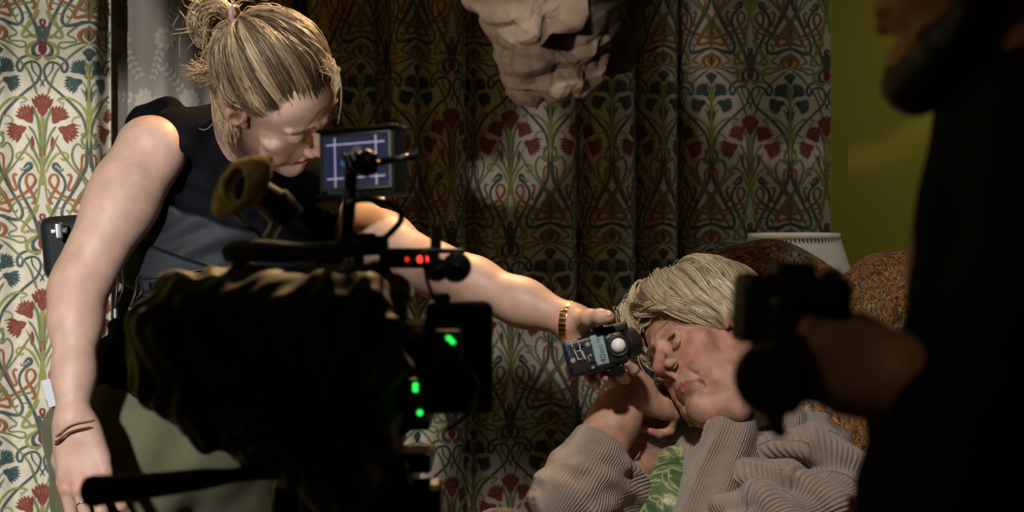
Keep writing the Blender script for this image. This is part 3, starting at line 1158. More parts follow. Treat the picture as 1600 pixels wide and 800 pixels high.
# palm behind, thumb up and over the top edge
side = 1 if (HL[:3, 0] @ np.array((0.5, 0, .8))) > 0 else -1
tipsL, thL = hand_chain(f, HL, [(62, 50, 40, 4), (70, 62, 40, 1), (72, 64, 40, -2), (72, 60, 46, -5)], S=.95, side=side,
                        thumb=[to_local(HL, q) * np.array([side, 1, 1]) / .95 for q in
                               (W(905, 502, 2.065), W(922, 497, 2.03), W(938, 495, 2.01), W(951, 495, 2.005))])
# finger tips that come round under the meter
V, Q = f.mesh()
tr = .3 * np.exp(-((V - thL[-1]) ** 2).sum(1) / .012 ** 2) + .18 * np.exp(-((V - R2) ** 2).sum(1) / .05 ** 2)
for px_ in (927, 943): tr += .35 * np.exp(-((V - W(px_, 585, 2.04)) ** 2).sum(1) / .015 ** 2)
parts.append((V, Q, tr))

# torso and legs under the clothes
lat = nrm((.81, .50, -.22)); upv = nrm(W(372, 250, 2.25) - W(300, 470, 2.27))
TR = frame(x=lat, y=np.cross(upv, lat), o=(0, 0, 0))[:3, :3]
CH, WA, HP = W(388, 345, 2.29), W(312, 490, 2.28), W(252, 650, 2.27)
hipR, hipL = W(182, 700, 2.20), W(330, 705, 2.34)
knR, knL = np.array((-.60, 2.16, .50)), np.array((-.40, 2.36, .50))
anR, anL = np.array((-.62, 2.26, .10)), np.array((-.36, 2.44, .10))
fw = nrm((.35, -.94, 0))


def torso(f, e, legs=True, arms=True):
    f.ell(CH, (.158 + e, .105 + e, .165 + e), TR, .04)
    f.ell(WA, (.128 + e, .098 + e, .14 + e), TR, .06)
    f.ell(HP, (.165 + e, .120 + e, .12 + e), TR, .06)
    if arms:
        f.cone(W(262, 222, 2.17), W(345, 200, 2.24), .040 + e, .040 + e, .03)
        a = S1 * .78 + NB1 * .22 + (0, .02, -.01)
        f.cone(a, NB1 + (-.02, .02, -.03), .050 + e, .058 + e, .04)
        f.cone(S2 + (-.02, .01, -.01), NB1 + (.02, .03, -.04), .054 + e, .058 + e, .04)
    return f


f = torso(Field((-.95, 1.98, .55), (-.05, 2.62, 1.56), .006), -.022, arms=False)
for h_, k_, a_ in ((hipR, knR, anR), (hipL, knL, anL)):
    pass
V, Q = f.mesh(); parts.append((V, Q, np.zeros(len(V))))
fl = Field((-.85, 1.95, .03), (-.15, 2.65, .95), .007)
for h_, k_, a_ in ((hipR, knR, anR), (hipL, knL, anL)):
    fl.chain([h_, k_, a_], [.075, .048, .035], .02); fl.cone(a_, a_ + fw * .10 + (0, 0, -.04), .03, .022, .02)
V, Q = fl.mesh(); parts.append((V, Q, np.zeros(len(V))))
finish_body('body', woman, parts, MATS['skin_young'])
b = MB()
add_nail(b, thL[-1], thL[-2], (-.1, -.75, .65), r=.0085)
b.build('thumbnail', MATS['nail'], woman)
for tp, pv, _ in tipsR:
    b = MB(); add_nail(b, tp, pv, HR[:3, 2], r=.0055)
    b.build('fingernail', MATS['nail'], woman)
for s_ in (-1, 1):
    b = MB(); b.ell(HM1, (.0122,) * 3, 24, 0, (s_ * .031, .0715, .0125))
    b.build('eye', MATS['eye_white'], woman)
# lashes + brows as short strands
def lashes(M, name, parent, old=False, material=None):
    cs = []
    r = np.random.default_rng(3)
    for s_ in (-1, 1):
        c = np.array((s_ * .031, .0715, .0125))
        for t in np.linspace(-1, 1, 26):
            p = c + (t * .0095, .0140 - .004 * t * t, -.0045 if not old else .0005)
            q = p + np.array((t * .002, .0055, -.0035 if not old else .0015))
            cs.append(xf(M, spline([p, (p + q) / 2 + (0, .0008, 0), q], 6)))
        for t in np.linspace(0, 1, 60):
            x = s_ * (.012 + t * .038)
            p = np.array((x, .0885 - 9.5 * (abs(x) - .012) ** 2, .0335 + .006 * math.sin(t * 2.2) + r.normal() * .0013))
            q = p + np.array((s_ * .006, -.001, .0015 - .003 * t))
            cs.append(xf(M, spline([p, (p + q) / 2 + (0, .001, 0), q], 6)))
    for k, (nm, sl) in enumerate((('eyelashes', slice(0, 26)), ('eyebrow', slice(26, 86)), ('eyelashes', slice(86, 112)), ('eyebrow', slice(112, 172)))):
        mb = MB()
        sh = strands(mb, cs[sl], .00032, 3, shade=np.full(len(cs[sl]), .15 if not old else .3), taper=.2)
        mb.build(nm, material, parent, {'shade': sh})
lashes(HM1, 'lashes', woman, material=MATS['hair_blonde'])

# ---- hair gathered to a bun
HL1 = [(0, .084, .089), (.030, .079, .085), (.052, .058, .072), (.060, .046, .050), (.066, .030, .036), (.071, .018, .012), (.074, .006, .036),
       (.076, -.020, .030), (.070, -.036, -.010), (.054, -.055, -.045), (.028, -.070, -.062), (0, -.075, -.066)]
def hair_root(phi):
    """phi 0..1 over the right half, 1..2 back over the left half"""
    a = phi if phi <= 1 else 2 - phi
    p = spline(HL1, 101)[int(round(a * 100))].copy()
    if phi > 1: p[0] = -p[0]
    return nrm(p - HC)
TIE1 = nrm(np.array((-.002, -.090, .080)) - HC)
def hair_cap(M, root, pole, off, name_t1=.97, n=72):
    t = np.linspace(0, 1, 20)
    G = np.stack([slerp(root(2 * i / n), pole, t) for i in range(n)])
    r = skull_r(G.reshape(-1, 3)).reshape(n, 20)
    o = off * np.minimum(1, .25 + t * 6)
    A = HC + G * (r + o)[..., None]; B = HC + G * (r - .003)[..., None]
    return A, B
def cap_mesh(mb, M, A, B):
    n, k = A.shape[:2]
    V = xf(M, np.concatenate([A.reshape(-1, 3), B.reshape(-1, 3)]))
    q = []
    for i in range(n):
        i2 = (i + 1) % n
        for j in range(k - 1):
            q.append((i * k + j, i * k + j + 1, i2 * k + j + 1, i2 * k + j))
            q.append(tuple(n * k + a for a in (i2 * k + j, i2 * k + j + 1, i * k + j + 1, i * k + j)))
        q.append((i * k, i2 * k, n * k + i2 * k, n * k + i * k))
    mb.addq(V, q)
    return len(V)
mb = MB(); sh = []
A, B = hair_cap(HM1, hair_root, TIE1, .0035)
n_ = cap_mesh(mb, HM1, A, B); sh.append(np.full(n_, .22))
rng = np.random.default_rng(11)
cs = []; shd = []
streak = rng.random(60)
for i in range(3800):
    phi = rng.random() * 2
    rt = hair_root(phi); t0 = rng.random() ** 1.7 * .68 - .035 * rng.random()
    t = t0 + (1 - t0) * np.linspace(0, 1, 16)
    d = slerp(rt, TIE1, t)
    lift = (.0035 + .0045 * rng.random()) * np.clip(.15 + 5 * t, .05, 1) + .003 * np.sin(math.pi * t)
    lift = lift + .0012 * np.sin(t * (9 + 4 * rng.random()) + rng.random() * 6)
    wob = rng.normal(size=3) * .006 + .010 * np.array((math.sin(phi * 40), math.cos(phi * 33), math.sin(phi * 21)))
    p = HC + d * (skull_r(d) + lift)[:, None] + wob * (np.sin(math.pi * np.linspace(0, 1, 16)))[:, None] * .5
    cs.append(xf(HM1, p)); shd.append(np.clip(  .38 + .80 * (streak[int(phi * 30) % 60] - .5) + rng.normal() * .16, 0, 1))
sh.append(strands(mb, cs, .0006, 3, shade=np.array(shd), taper=.7))
# bun
tieW = xf(HM1, HC + TIE1 * (skull_r(TIE1[None])[0] + .010))
BC = W(335, 34, 2.05)
ax = nrm(BC - tieW); cs = []; shd = []
e1 = nrm(np.cross(ax, (0.2, 1, .1))); e2 = np.cross(ax, e1)
LOOP = np.array([(368, 42), (356, 12), (328, -4), (301, 14), (297, 44), (316, 70), (344, 72), (366, 50)], float)
for i in range(1500):
    k = .25 + .75 * rng.random() ** .7
    dep = (rng.random() - .5) * 2 * math.sqrt(max(0, 1.02 - k * k)) * .034
    L = (LOOP - (336, 36)) * (k, k * (.9 + .2 * rng.random())) + (336, 36) + rng.normal(size=2) * 2.2
    L[0] = LOOP[0] * .7 + L[0] * .3; L[-1] = LOOP[-1] * .6 + L[-1] * .4
    if rng.random() < .35: L = L[::-1]
    n1 = 6 + int(rng.random() * 3)
    prof = np.sin(np.linspace(0, math.pi, len(L)))
    pts = [W(p[0], p[1], 2.06 + dep * q_ + .006 * math.sin(p[0] * .2 + i)) + rng.normal(size=3) * .0016 for p, q_ in zip(L, prof)]
    cs.append(spline(pts[:n1], 20)); shd.append(np.clip(.50 + .22 * math.sin(i * .9) * (i % 3 == 0) + rng.normal() * .17, 0, 1))
# hair sagging below the tie
for i in range(150):
    w2 = rng.normal(size=3) * .0035
    pts = [tieW + w2 * .6, W(352, 84, 2.09) + w2, W(337, 104 + rng.normal() * 3, 2.1) + w2, W(322 + rng.normal() * 6, 112 + rng.normal() * 5, 2.1) + w2 * 1.5, W(306 + rng.normal() * 7, 110 + rng.normal() * 9, 2.1) + w2 * 2]
    cs.append(spline(pts, 20)); shd.append(np.clip(.6 + rng.normal() * .2, 0, 1))
# fly-aways
for i in range(90):
    phi = rng.random() * 2; rt = hair_root(phi); t = (.1 + .5 * rng.random()) + .35 * np.linspace(0, 1, 20)
    d = slerp(rt, TIE1, np.clip(t, 0, 1)); p = HC + d * (skull_r(d) + .008 + .018 * np.sin(math.pi * np.linspace(0, 1, 20)) * rng.random())[:, None]
    cs.append(xf(HM1, p)); shd.append(.8)
for i in range(60):
    dd = nrm(rng.normal(size=3)); pts = [BC + dd * .03, BC + dd * .045 + rng.normal(size=3) * .006, BC + dd * .058 + rng.normal(size=3) * .014]
    cs.append(spline(pts, 20)); shd.append(.8)
sh.append(strands(mb, [c if len(c) == 20 else spline(c, 20) for c in cs[:]], .0006, 3, shade=np.array(shd), taper=.5))
# long loose wisps
ws = [spline([W(522, 105, 2.0), W(532, 128, 1.99), W(533, 160, 1.98), W(528, 194, 1.98)], 20),
      spline([W(350, 190, 2.05), W(352, 215, 2.03), W(362, 240, 2.0), W(380, 262, 1.98)], 20),
      spline([W(352, 190, 2.05), W(350, 218, 2.03), W(358, 236, 2.02), W(376, 250, 2.0)], 20),
      spline([W(345, 170, 2.06), W(330, 196, 2.04), W(318, 203, 2.04), W(310, 200, 2.04)], 20)]
for i in range(40):
    t0 = W(500 + rng.normal() * 8, 95 + rng.normal() * 10, 2.03)
    ws.append(spline([t0, W(522 + rng.normal() * 3, 112 + rng.normal() * 6, 2.0), W(527 + rng.normal() * 3, 128 + rng.normal() * 8, 1.99), W(524, 145 + rng.normal() * 6, 1.99)], 20))
for i in range(260):   # nape wisps in front of and behind the ear
    w2 = rng.normal(size=3) * .004
    ws.append(spline([W(338, 130, 2.12) + w2, W(343, 165, 2.1) + w2, W(352, 186, 2.08) + w2 * 1.4, W(360 + rng.normal() * 4, 208 + rng.normal() * 8, 2.07) + w2], 20))
sh.append(strands(mb, ws, .0006, 3, shade=np.clip(.6 + rng.normal(size=len(ws)) * .15, 0, 1), taper=.4))
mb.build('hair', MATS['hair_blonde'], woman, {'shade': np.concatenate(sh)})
mat('hair_band', (.35, .24, .26), .5)
b = MB()
aa = np.linspace(0, 2 * math.pi, 28)
b.tube([tieW + ax * .004 + (math.cos(a) * e1 + math.sin(a) * e2) * .0155 for a in aa], .0036, 10, caps=False)
b.build('hair_tie', MATS['hair_band'], woman)
b = MB()
lobe = xf(HM1, (.0775, .002, -.033))
b.tube([lobe + np.array((math.cos(a), 0.2, math.sin(a))) * .0045 + (0, -.003, -.004) for a in np.linspace(0, 6.28, 16)], .0010, 8, caps=False)
b.build('earring', MATS['gold'], woman)

# ---- sleeveless top
f = torso(Field((-.95, 1.95, .72), (-.02, 2.68, 1.60), .0035), .004)
f.plane(W(230, 615, 2.2), (-.1, 0, -1), .01)
# neck opening and armholes
f.cone(NB1 + (.0, .02, -.02), xf(HM1, (0, -.03, -.07)), .050, .046, .004, 'sub')
f.chain([S1 + (-.05, .0, .03), S1 + (.0, 0, -.02), S1 * .8 + E1 * .2], [.060, .058, .050], .004, 'sub')
f.chain([S2 + (.02, 0, 0), S2 * .7 + E2 * .3], [.055, .052], .004, 'sub')
f.chain([W(208, 204, 2.215), W(224, 184, 2.21), W(262, 176, 2.21)], [.012, .020, .024], .01)
X, Y, Z = f.grid()
f.F += (.0022 * np.sin(X * 60 + Z * 130 + 2 * np.sin(Z * 22 + X * 9)) + .0018 * np.sin(X * 120 - Z * 60 + 2 * np.sin(X * 30))).astype(np.float32)
shell(f, 'sleeveless_top', woman, MATS['top_cloth'])
# cap of the top behind the shoulder
# ---- trousers
f = Field((-.90, 1.92, .05), (-.10, 2.70, 1.12), .0055)
f.ell(HP + (0, 0, -.03), (.180, .135, .13), TR, .0)
for h_, k_, a_ in ((hipR, knR, anR), (hipL, knL, anL)):
    f.chain([h_, k_, a_ + (0, 0, .02)], [.100, .075, .068], .04)
f.plane(HP + (0, 0, .085), (0, 0, 1), .004)
f.plane((0, 0, .085), (0, 0, -1), .004)
X, Y, Z = f.grid()
f.F += (.004 * np.sin(X * 18 + Z * 42 + 2.2 * np.sin(Z * 9 + X * 12 + Y * 6)) + .002 * np.sin(X * 60 - Z * 40 + Y * 30)).astype(np.float32)
shell(f, 'trousers', woman, MATS['khaki'])
for a_ in (anR, anL):
    b = MB()
    M = frame(y=fw, z=(0, 0, 1), o=a_ + fw * .055 + (0, 0, -.062))
    b.ell(M, (.042, .13, .035), 20); b.box(M, (.075, .24, .02), .008, c=(0, 0, -.026))
    b.build('shoe', MATS['black_cloth'], woman)
b = MB()
M = frame(x=(1, 0, .25), z=(0, -1, .0), o=W(86, 612, 2.16))
b.box(M, (.030, .042, .001), 0)
b.build('paper_note', MATS['paper_white'], woman)
# ---- jewellery
def bangle(name, c, d, rx, ry, r, m, seg=40, tilt=0.0, sub=8):
    M = frame(z=d, x=(1, .1, tilt), o=c)
    b = MB()
    b.tube([xf(M, (math.cos(a) * rx, math.sin(a) * ry, .002 * math.sin(3 * a))) for a in np.linspace(0, 2 * math.pi, seg)], r, sub, caps=False)
    return b.build(name, m, woman)
mat('cord_brown', (.10, .035, .02), .7)
mat('cord_tan', (.35, .22, .10), .5)
wd_ = nrm(hd)
bangle('bracelet', W(119, 668, 1.998), nrm(wd_ + (.25, 0, -.12)), .0295, .030, .0012, MATS['cord_tan'])
bangle('bracelet', W(118, 679, 1.998), nrm(wd_ + (.30, 0, -.12)), .0300, .030, .0014, MATS['cord_brown'])
bangle('bracelet', W(119, 676, 1.998), nrm(wd_ + (.18, .1, -.12)), .0300, .030, .0011, MATS['cord_brown'])
rp = tipsR
kn_ = xf(HR, np.array((.010, .095, .004)) * 1.02); k2_ = kn_ + (tipsR[1][1] - kn_) * .45
bangle('finger_ring', kn_ + (tipsR[1][0] - kn_) * .20, nrm(tipsR[1][1] - kn_), .0106, .0106, .0016, MATS['silver'], 24)
# ---- wristwatch strap of gold links
wa = nrm(R2 - E2)
M = frame(z=nrm(wa + (.0, 0, .25)), x=(0, 0, 1), o=W(888, 503, 2.081))
b = MB()
for i in range(26):
    a = 2 * math.pi * i / 26
    Mi = frame(x=xf(M, (math.cos(a), math.sin(a), 0)) - M[:3, 3], z=M[:3, 2], o=xf(M, (math.cos(a) * .0292, math.sin(a) * .0268, 0)))
    b.box(Mi, (.0024, .0062, .0115), .0009)
strap = b.build('watch_strap', MATS['gold'], woman)
sg_ = 1 if M[1, 1] > 0 else -1
Mi = frame(z=(M[:3, 1] * sg_), x=M[:3, 2], o=xf(M, (0, .0275 * sg_, 0)))
b = MB(); b.cyl(Mi[:3, 3], Mi[:3, 3] + Mi[:3, 2] * .006, .011)
b.build('watch_case', MATS['gold'], woman)

# ---- belt bag
bag = thing('belt_bag', 'black and slate-blue waist bag strapped round the standing woman', 'bag', W(300, 400, 2.2))
def band(e, pa, pb, h=.004, e_in=0.006, xlo=None):
    f = torso(Field((-.95, 1.95, .95), (-.02, 2.68, 1.42), h), e, arms=False)
    f.plane(W(*pa), upv, .006); f.plane(W(*pb), -upv, .006)
    g_ = torso(Field((-.95, 1.95, .95), (-.02, 2.68, 1.42), h), e_in, arms=False)
    f.F = np.maximum(f.F, -g_.F)
    return f
f = band(.014, (330, 372, 2.2), (300, 428, 2.2)); shell(f, 'waist_strap', bag, MATS['bag_cloth'])
f = band(.026, (340, 340, 2.2), (300, 480, 2.2))
f.plane(W(330, 400, 2.30), -TR[:, 1] * -1 if False else (0.3, .95, 0), .01)
f.plane(W(192, 400, 2.2), (-1, .2, .2), .012)
X, Y, Z = f.grid()
f.F += (.0016 * np.sin(X * 30 - Z * 150 + 2 * np.sin(X * 25))).astype(np.float32)
pouch = shell(f, 'pouch', bag, MATS['bag_cloth'])
f = band(.036, (322, 404, 2.2), (300, 472, 2.2), e_in=.02)
f.plane(W(330, 400, 2.26), (0.3, .95, 0), .006); f.plane(W(205, 400, 2.2), (-1, .2, .2), .01)
FP = f.mesh()[0]
shell(f, 'front_pocket', bag, MATS['bag_cloth'])
FPX_ = 800 + FPX * FP[:, 0] / FP[:, 1]; FPY_ = 400 - FPX * (FP[:, 2] - CZ) / FP[:, 1]
def on_bag(x, y, out=.002):
    d_ = (FPX_ - x) ** 2 + (FPY_ - y) ** 2
    near = FP[np.argsort(d_)[:12]]
    return W(x, y, near[:, 1].min() - out)
def surf_pt(px, py, Yf): return W(px, py, Yf)
b = MB()
b.tube([on_bag(x_, 437 - (x_ - 215) * .16) for x_ in np.linspace(215, 340, 24)], .0022, 8)
b.build('zip', MATS['black_plastic'], bag)
for (x0, y0, x1, y1) in ((186, 416, 180, 482), (215, 432, 204, 480)):
    b = MB()
    b.tube(spline([W(x0, y0, 2.09), W(x0 - 3, (y0 + y1) / 2, 2.075), W(x1, y1, 2.075)], 12), .0022, 8)
    b.tube(spline([W(x0 + 5, y0, 2.09), W(x0 + 6, (y0 + y1) / 2, 2.075), W(x1 + 5, y1 - 10, 2.078)], 12), .0018, 8)
    pull = b.build('zip_cord', MATS['black_plastic'], bag)
    b = MB(); b.cyl(W(x1, y1, 2.075), W(x1, y1 + 15, 2.075), .0034)
    b.build('cord_end', MATS['grey_metal'], pull)
b = MB()
M = frame(x=(.85, .3, .12), z=(-.1, 0, 1), o=W(128, 384, 2.27))
b.box(M, (.120, .075, .098), .016)
sp = b.build('side_pouch', MATS['bag_cloth'], bag)
b = MB()
M2 = frame(x=(.85, .3, .12), z=(-.1, 0, 1), o=W(92, 361, 2.195))
b.box(M2, (.026, .008, .010), .003); b.box(M2, (.012, .010, .026), .003)
b.build('buckle', MATS['grey_metal'], sp)

# ================================================================ SEATED WOMAN
ow = np.array([[-.332, -.870, -.363], [.669, -.489, .560], [-.665, -.057, .745]])
HM2 = frame(y=ow[:, 1], z=ow[:, 2], o=(.3072, 2.2, 1.1026))
HM2[:3, :3] *= .975
lady = thing('person', 'older seated woman with short grey-blonde hair and ribbed cardigan, resting her cheek on her hand', 'person', (.33, 2.3, .45))
f = head_field(old=True)
NB2 = W(1156, 665, 2.25)
nl = to_local(HM2, NB2)
lo = np.minimum(f.lo, nl - .08); hi = np.maximum(f.lo + f.h * (f.n - 1), nl + .08)
F2 = Field(lo, hi, f.h)
i0 = np.clip(np.round((f.lo - F2.lo) / f.h).astype(int), 0, F2.n - f.n)
F2.F[i0[0]:i0[0] + f.n[0], i0[1]:i0[1] + f.n[1], i0[2]:i0[2] + f.n[2]] = f.F
shift = F2.lo + i0 * f.h - f.lo
F2.lo = F2.lo - shift; F2.ax = [a - s_ for a, s_ in zip(F2.ax, shift.astype(np.float32))]
F2.chain([(0, -.020, -.03), (0, -.015, -.08), nl], [.050, .048, .058], .035)
F2.chain([(-.045, .02, -.10), (-.03, .035, -.13)], [.022, .02], .02)
F2.chain([(-.060, .016, -.080), (-.050, .034, -.115)], [.0014, .0018], .010, 'sub')
X, Y, Z = F2.grid()
F2.F += (.00028 * np.sin(Z * 420 + 3 * np.sin(X * 60) + 2 * np.sin(Y * 70)) * np.clip(1.4 - 30 * np.abs(Z + .06), 0, 1)).astype(np.float32)
V, Q = F2.mesh()
parts = [(xf(HM2, V), Q, tint_of(V, True))]
# supporting arm
S3, E3, R3 = W(1022, 722, 2.30), W(892, 778, 2.06), W(988, 606, 2.17)
f = Field(np.min([S3, E3, R3], 0) - (.07, .1, .08), np.max([S3, E3, R3], 0) + (.12, .08, .09), .0017)
f.chain([S3, E3], [.055, .045], .03)
f.chain([E3, E3 * .7 + R3 * .3, E3 * .3 + R3 * .7, R3], [.043, .042, .033, .0265], .03)
K3 = W(1052, 628, 2.215)
HO = frame(y=nrm(K3 - R3), z=(-.15, -.55, .82), o=R3 + (.0, 0, -.002))
f.chain([R3, xf(HO, (0, .02, 0))], [.0265, .0255], .015)
sd = 1 if HO[:3, 0] @ np.array((0, 1, 0)) > 0 else -1
tipsO, thO = hand_chain(f, HO, [(78, 70, 40, 2), (80, 72, 44, 0), (78, 70, 40, -3), (72, 66, 40, -6)], S=.93, side=sd,
                        thumb=[(.018, .018, -.012), (.026, .044, -.028), (.014, .066, -.040), (.000, .078, -.042)])
for kx, kl in ((.010, .095), (-.010, .090), (-.029, .081), (.029, .09)):
    f.cone(xf(HO, np.array((kx * sd * .5, .03, .0118)) * .93), xf(HO, np.array((kx * sd, kl - .01, .0118)) * .93), .0022, .003, .006)
X, Y, Z = f.grid()
V, Q = f.mesh()
tr = .22 * np.exp(-((V - K3) ** 2).sum(1) / .03 ** 2)
for tp in tipsO: tr += .25 * np.exp(-((V - tp[0]) ** 2).sum(1) / .018 ** 2)
parts.append((V, Q, np.clip(tr, 0, .5)))
# torso, hidden arm and legs
C2, B2 = W(1100, 812, 2.25), W(1035, 985, 2.12)
up2 = nrm(C2 - B2); lat2 = nrm((.94, .05, .12))
T2 = frame(x=lat2, y=np.cross(up2, lat2), o=(0, 0, 0))[:3, :3]
S4, E4, R4 = W(1262, 712, 2.30), W(1335, 842, 2.08), W(1140, 850, 1.96)
LAP = np.array((.24, 2.16, .60))
def torso2(f, e):
    f.ell(C2, (.165 + e, .115 + e, .165 + e), T2, .04)
    f.ell(B2, (.17 + e, .14 + e, .14 + e), T2, .06)
    f.cone(S3 + (.03, .01, -.01), NB2 + (-.03, .0, -.05), .052 + e, .055 + e, .05)
    f.cone(S4, NB2 + (.03, .0, -.04), .055 + e, .06 + e, .05)
    f.ell(W(1050, 800, 2.15), (.062 + e, .05 + e, .065 + e), T2, .05)
    f.ell(W(1140, 790, 2.15), (.066 + e, .05 + e, .068 + e), T2, .05)
    f.ell(LAP + (0, .05, .02), (.17 + e, .15 + e, .12 + e), None, .06)
    return f
f = torso2(Field((.0, 1.88, .42), (.62, 2.46, 1.12), .006), -.012)
V, Q = f.mesh(); parts.append((V, Q, np.zeros(len(V))))
f = Field(np.min([S4, E4, R4], 0) - .09, np.max([S4, E4, R4], 0) + .09, .004)
f.chain([S4, E4, R4], [.05, .042, .027], .03)
HQ = frame(y=(-.8, -.3, -.3), z=(-.2, -.5, .8), o=R4)
V, Q = f.mesh(); parts.append((V, Q, np.zeros(len(V))))
f = Field(R4 - .14, R4 + .10, .0028)
f.cone(R4, xf(HQ, (0, .02, 0)), .027, .024, .01)
hand_chain(f, HQ, [(20, 30, 20, 3), (22, 30, 20, 1), (22, 30, 20, -2), (22, 30, 20, -6)], S=.95, side=1)
V, Q = f.mesh(); parts.append((V, Q, np.zeros(len(V))))
KN = [np.array((.10, 1.72, .53)), np.array((.36, 1.72, .53))]
AN = [np.array((.08, 1.70, .10)), np.array((.38, 1.70, .10))]
f = Field((-.02, 1.5, .02), (.5, 2.25, .7), .008)
for k_, a_, hx in ((KN[0], AN[0], -.09), (KN[1], AN[1], .09)):
    f.chain([LAP + (hx, 0, 0), k_, a_, a_ + (0, -.1, -.04)], [.07, .05, .035, .025], .02)
V, Q = f.mesh(); parts.append((V, Q, np.zeros(len(V))))
finish_body('body', lady, parts, MATS['skin_old'])
for s_ in (-1, 1):
    b = MB(); b.ell(HM2, (.0122,) * 3, 24, 0, (s_ * .031, .0715, .0125))
    ey = b.build('eye', MATS['eye_white'], lady)
    b = MB(); d_ = nrm((s_ * .05 - .05, .98, -.12))
    c_ = np.array((s_ * .031, .0715, .0125)) + d_ * .0085
    Me = frame(z=xf(HM2, c_ + d_) - xf(HM2, c_), x=(1, 0, 0), o=xf(HM2, c_))
    b.ell(Me, (.0060, .0060, .0042), 20)
    b.build('iris', MATS['iris'], ey)
lashes(HM2, 'lashes', lady, old=True, material=MATS['hair_grey_blonde'])

# ---- short tousled hair
HL2 = [(0, .090, .078), (.030, .083, .072), (.050, .064, .062), (.060, .048, .044), (.068, .030, .022), (.074, .016, -.006), (.080, .002, -.004),
       (.080, -.018, -.012), (.070, -.040, -.035), (.050, -.062, -.058), (.026, -.072, -.068), (0, -.076, -.072)]
HS2 = spline(HL2, 101)
def root2(phi):
    a = phi if phi <= 1 else 2 - phi
    p = HS2[int(round(a * 100))].copy()
    if phi > 1: p[0] = -p[0]
    return nrm(p - HC)
POLE2 = nrm(np.array((.030, .000, .134)) - HC)     # parting, on her right
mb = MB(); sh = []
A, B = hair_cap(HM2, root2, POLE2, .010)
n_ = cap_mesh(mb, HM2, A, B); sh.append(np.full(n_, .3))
rng = np.random.default_rng(23)
nclump = 170; cs = []; shd = []
for c_i in range(nclump):
    phi = rng.random() * 2; rt = root2(phi)
    t0 = rng.random() ** 1.3 * .55
    endx = 1.0 + rng.normal() * .05 + (.06 if phi > 1.3 else 0)
    swirl = .5 + .3 * rng.random()
    amp = .0075 * (.4 + rng.random()); fr = 6 + 5 * rng.random(); ph = rng.random() * 6.3
    lift0 = .010 + .020 * rng.random()
    base = np.clip(.60 + rng.normal() * .18, 0, 1)
    for k in range(30):
        j = rng.normal(size=3) * .035
        p0 = nrm(POLE2 + j * .8); r_ = nrm(rt + j * .5)
        tt = t0 + (endx * (.93 + .09 * rng.random()) - t0) * np.linspace(0, 1, 18)
        d = slerp(p0, r_, tt)
        # swirl sideways around the pole
        ang = swirl * np.sin(tt * math.pi * .9) * (.55 if phi < 1 else -.55)
        axs = POLE2
        ca, sa = np.cos(ang)[:, None], np.sin(ang)[:, None]
        d = d * ca + np.cross(axs, d) * sa + axs * ((d @ axs)[:, None]) * (1 - ca)
        u = np.linspace(0, 1, 18)
        lift = .006 + (lift0 + .004 * rng.random()) * np.sin(math.pi * np.clip(tt * .88 + .10, 0, 1)) ** .8
        if d[:, 1].max() > .7: lift = lift + .004
        p = HC + d * (skull_r(d) + lift)[:, None]
        side_ = np.cross(d, nrm(r_ - p0))
        p = p + side_ * (amp * np.sin(fr * tt + ph) + rng.normal() * .0012)[:, None] + d * (amp * .8 * np.sin(fr * 1.3 * tt + ph * 2))[:, None]
        cs.append(xf(HM2, p)); shd.append(np.clip(base + rng.normal() * .13, 0, 1))
# fringe swept over the forehead
for k in range(420):
    g1 = rng.normal() * .35
    a0 = np.array((.022 + rng.normal() * .012, .045 + rng.normal() * .014, .130))
    a3 = np.array((.030 + .022 * g1, .104 + rng.normal() * .004, .070 + rng.normal() * .006 - .01 * abs(g1)))
    a1 = a0 * .62 + a3 * .38 + (.0, .012, .020); a2 = a0 * .25 + a3 * .75 + (.002, .010, .012)
    cs.append(xf(HM2, spline([a0, a1, a2, a3], 18))); shd.append(np.clip(.66 + rng.normal() * .14, 0, 1))
for k in range(240):
    g1 = rng.normal()
    a0 = np.array((-.010 + rng.normal() * .014, .060 + rng.normal() * .01, .122))
    a3 = np.array((-.050 + .006 * g1, .074 + .004 * g1, .052 + rng.normal() * .006))
    a1 = a0 * .62 + a3 * .38 + (-.004, .014, .016); a2 = a0 * .25 + a3 * .75 + (-.004, .012, .006)
    cs.append(xf(HM2, spline([a0, a1, a2, a3], 18))); shd.append(np.clip(.62 + rng.normal() * .14, 0, 1))
for k in range(70):
    dd = nrm(rng.normal(size=3) * (1, .8, .5) + (0, .1, .8)); rr = skull_r(dd[None])[0] + .024
    p = HC + dd * rr; q = nrm(np.cross(dd, rng.normal(size=3)))
    cs.append(xf(HM2, spline([p - q * .02, p + dd * .006, p + q * .02 + dd * .004], 18))); shd.append(.85)
sh.append(strands(mb, cs, .00062, 3, shade=np.array(shd), taper=.4))
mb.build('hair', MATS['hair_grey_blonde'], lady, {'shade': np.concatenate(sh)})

# ---- clothes
m = mat('blouse_green', (.12, .2, .06), .42, spec=.5, bump=.15, bscale=60)
nt = m.node_tree; bs = nt.nodes['Principled BSDF']
tc = nt.nodes.new('ShaderNodeTexCoord'); n1 = nt.nodes.new('ShaderNodeTexNoise'); n1.inputs['Scale'].default_value = 22; n1.inputs['Distortion'].default_value = 1.6; n1.inputs['Detail'].default_value = 3
rp = nt.nodes.new('ShaderNodeValToRGB'); els = rp.color_ramp.elements
for p_, c_ in ((.0, (.030, .060, .040)), (.38, (.07, .12, .06)), (.47, (.12, .18, .085)), (.53, (.45, .46, .22)), (.58, (.15, .20, .10)), (.70, (.06, .10, .06))):
    e = els.new(p_) if p_ not in (0,) else els[0]
    e.position = p_; e.color = (*c_, 1)
els[-1].color = (.3, .36, .14, 1)
nt.links.new(tc.outputs['Object'], n1.inputs['Vector']); nt.links.new(n1.outputs[0], rp.inputs[0]); nt.links.new(rp.outputs[0], bs.inputs['Base Color'])

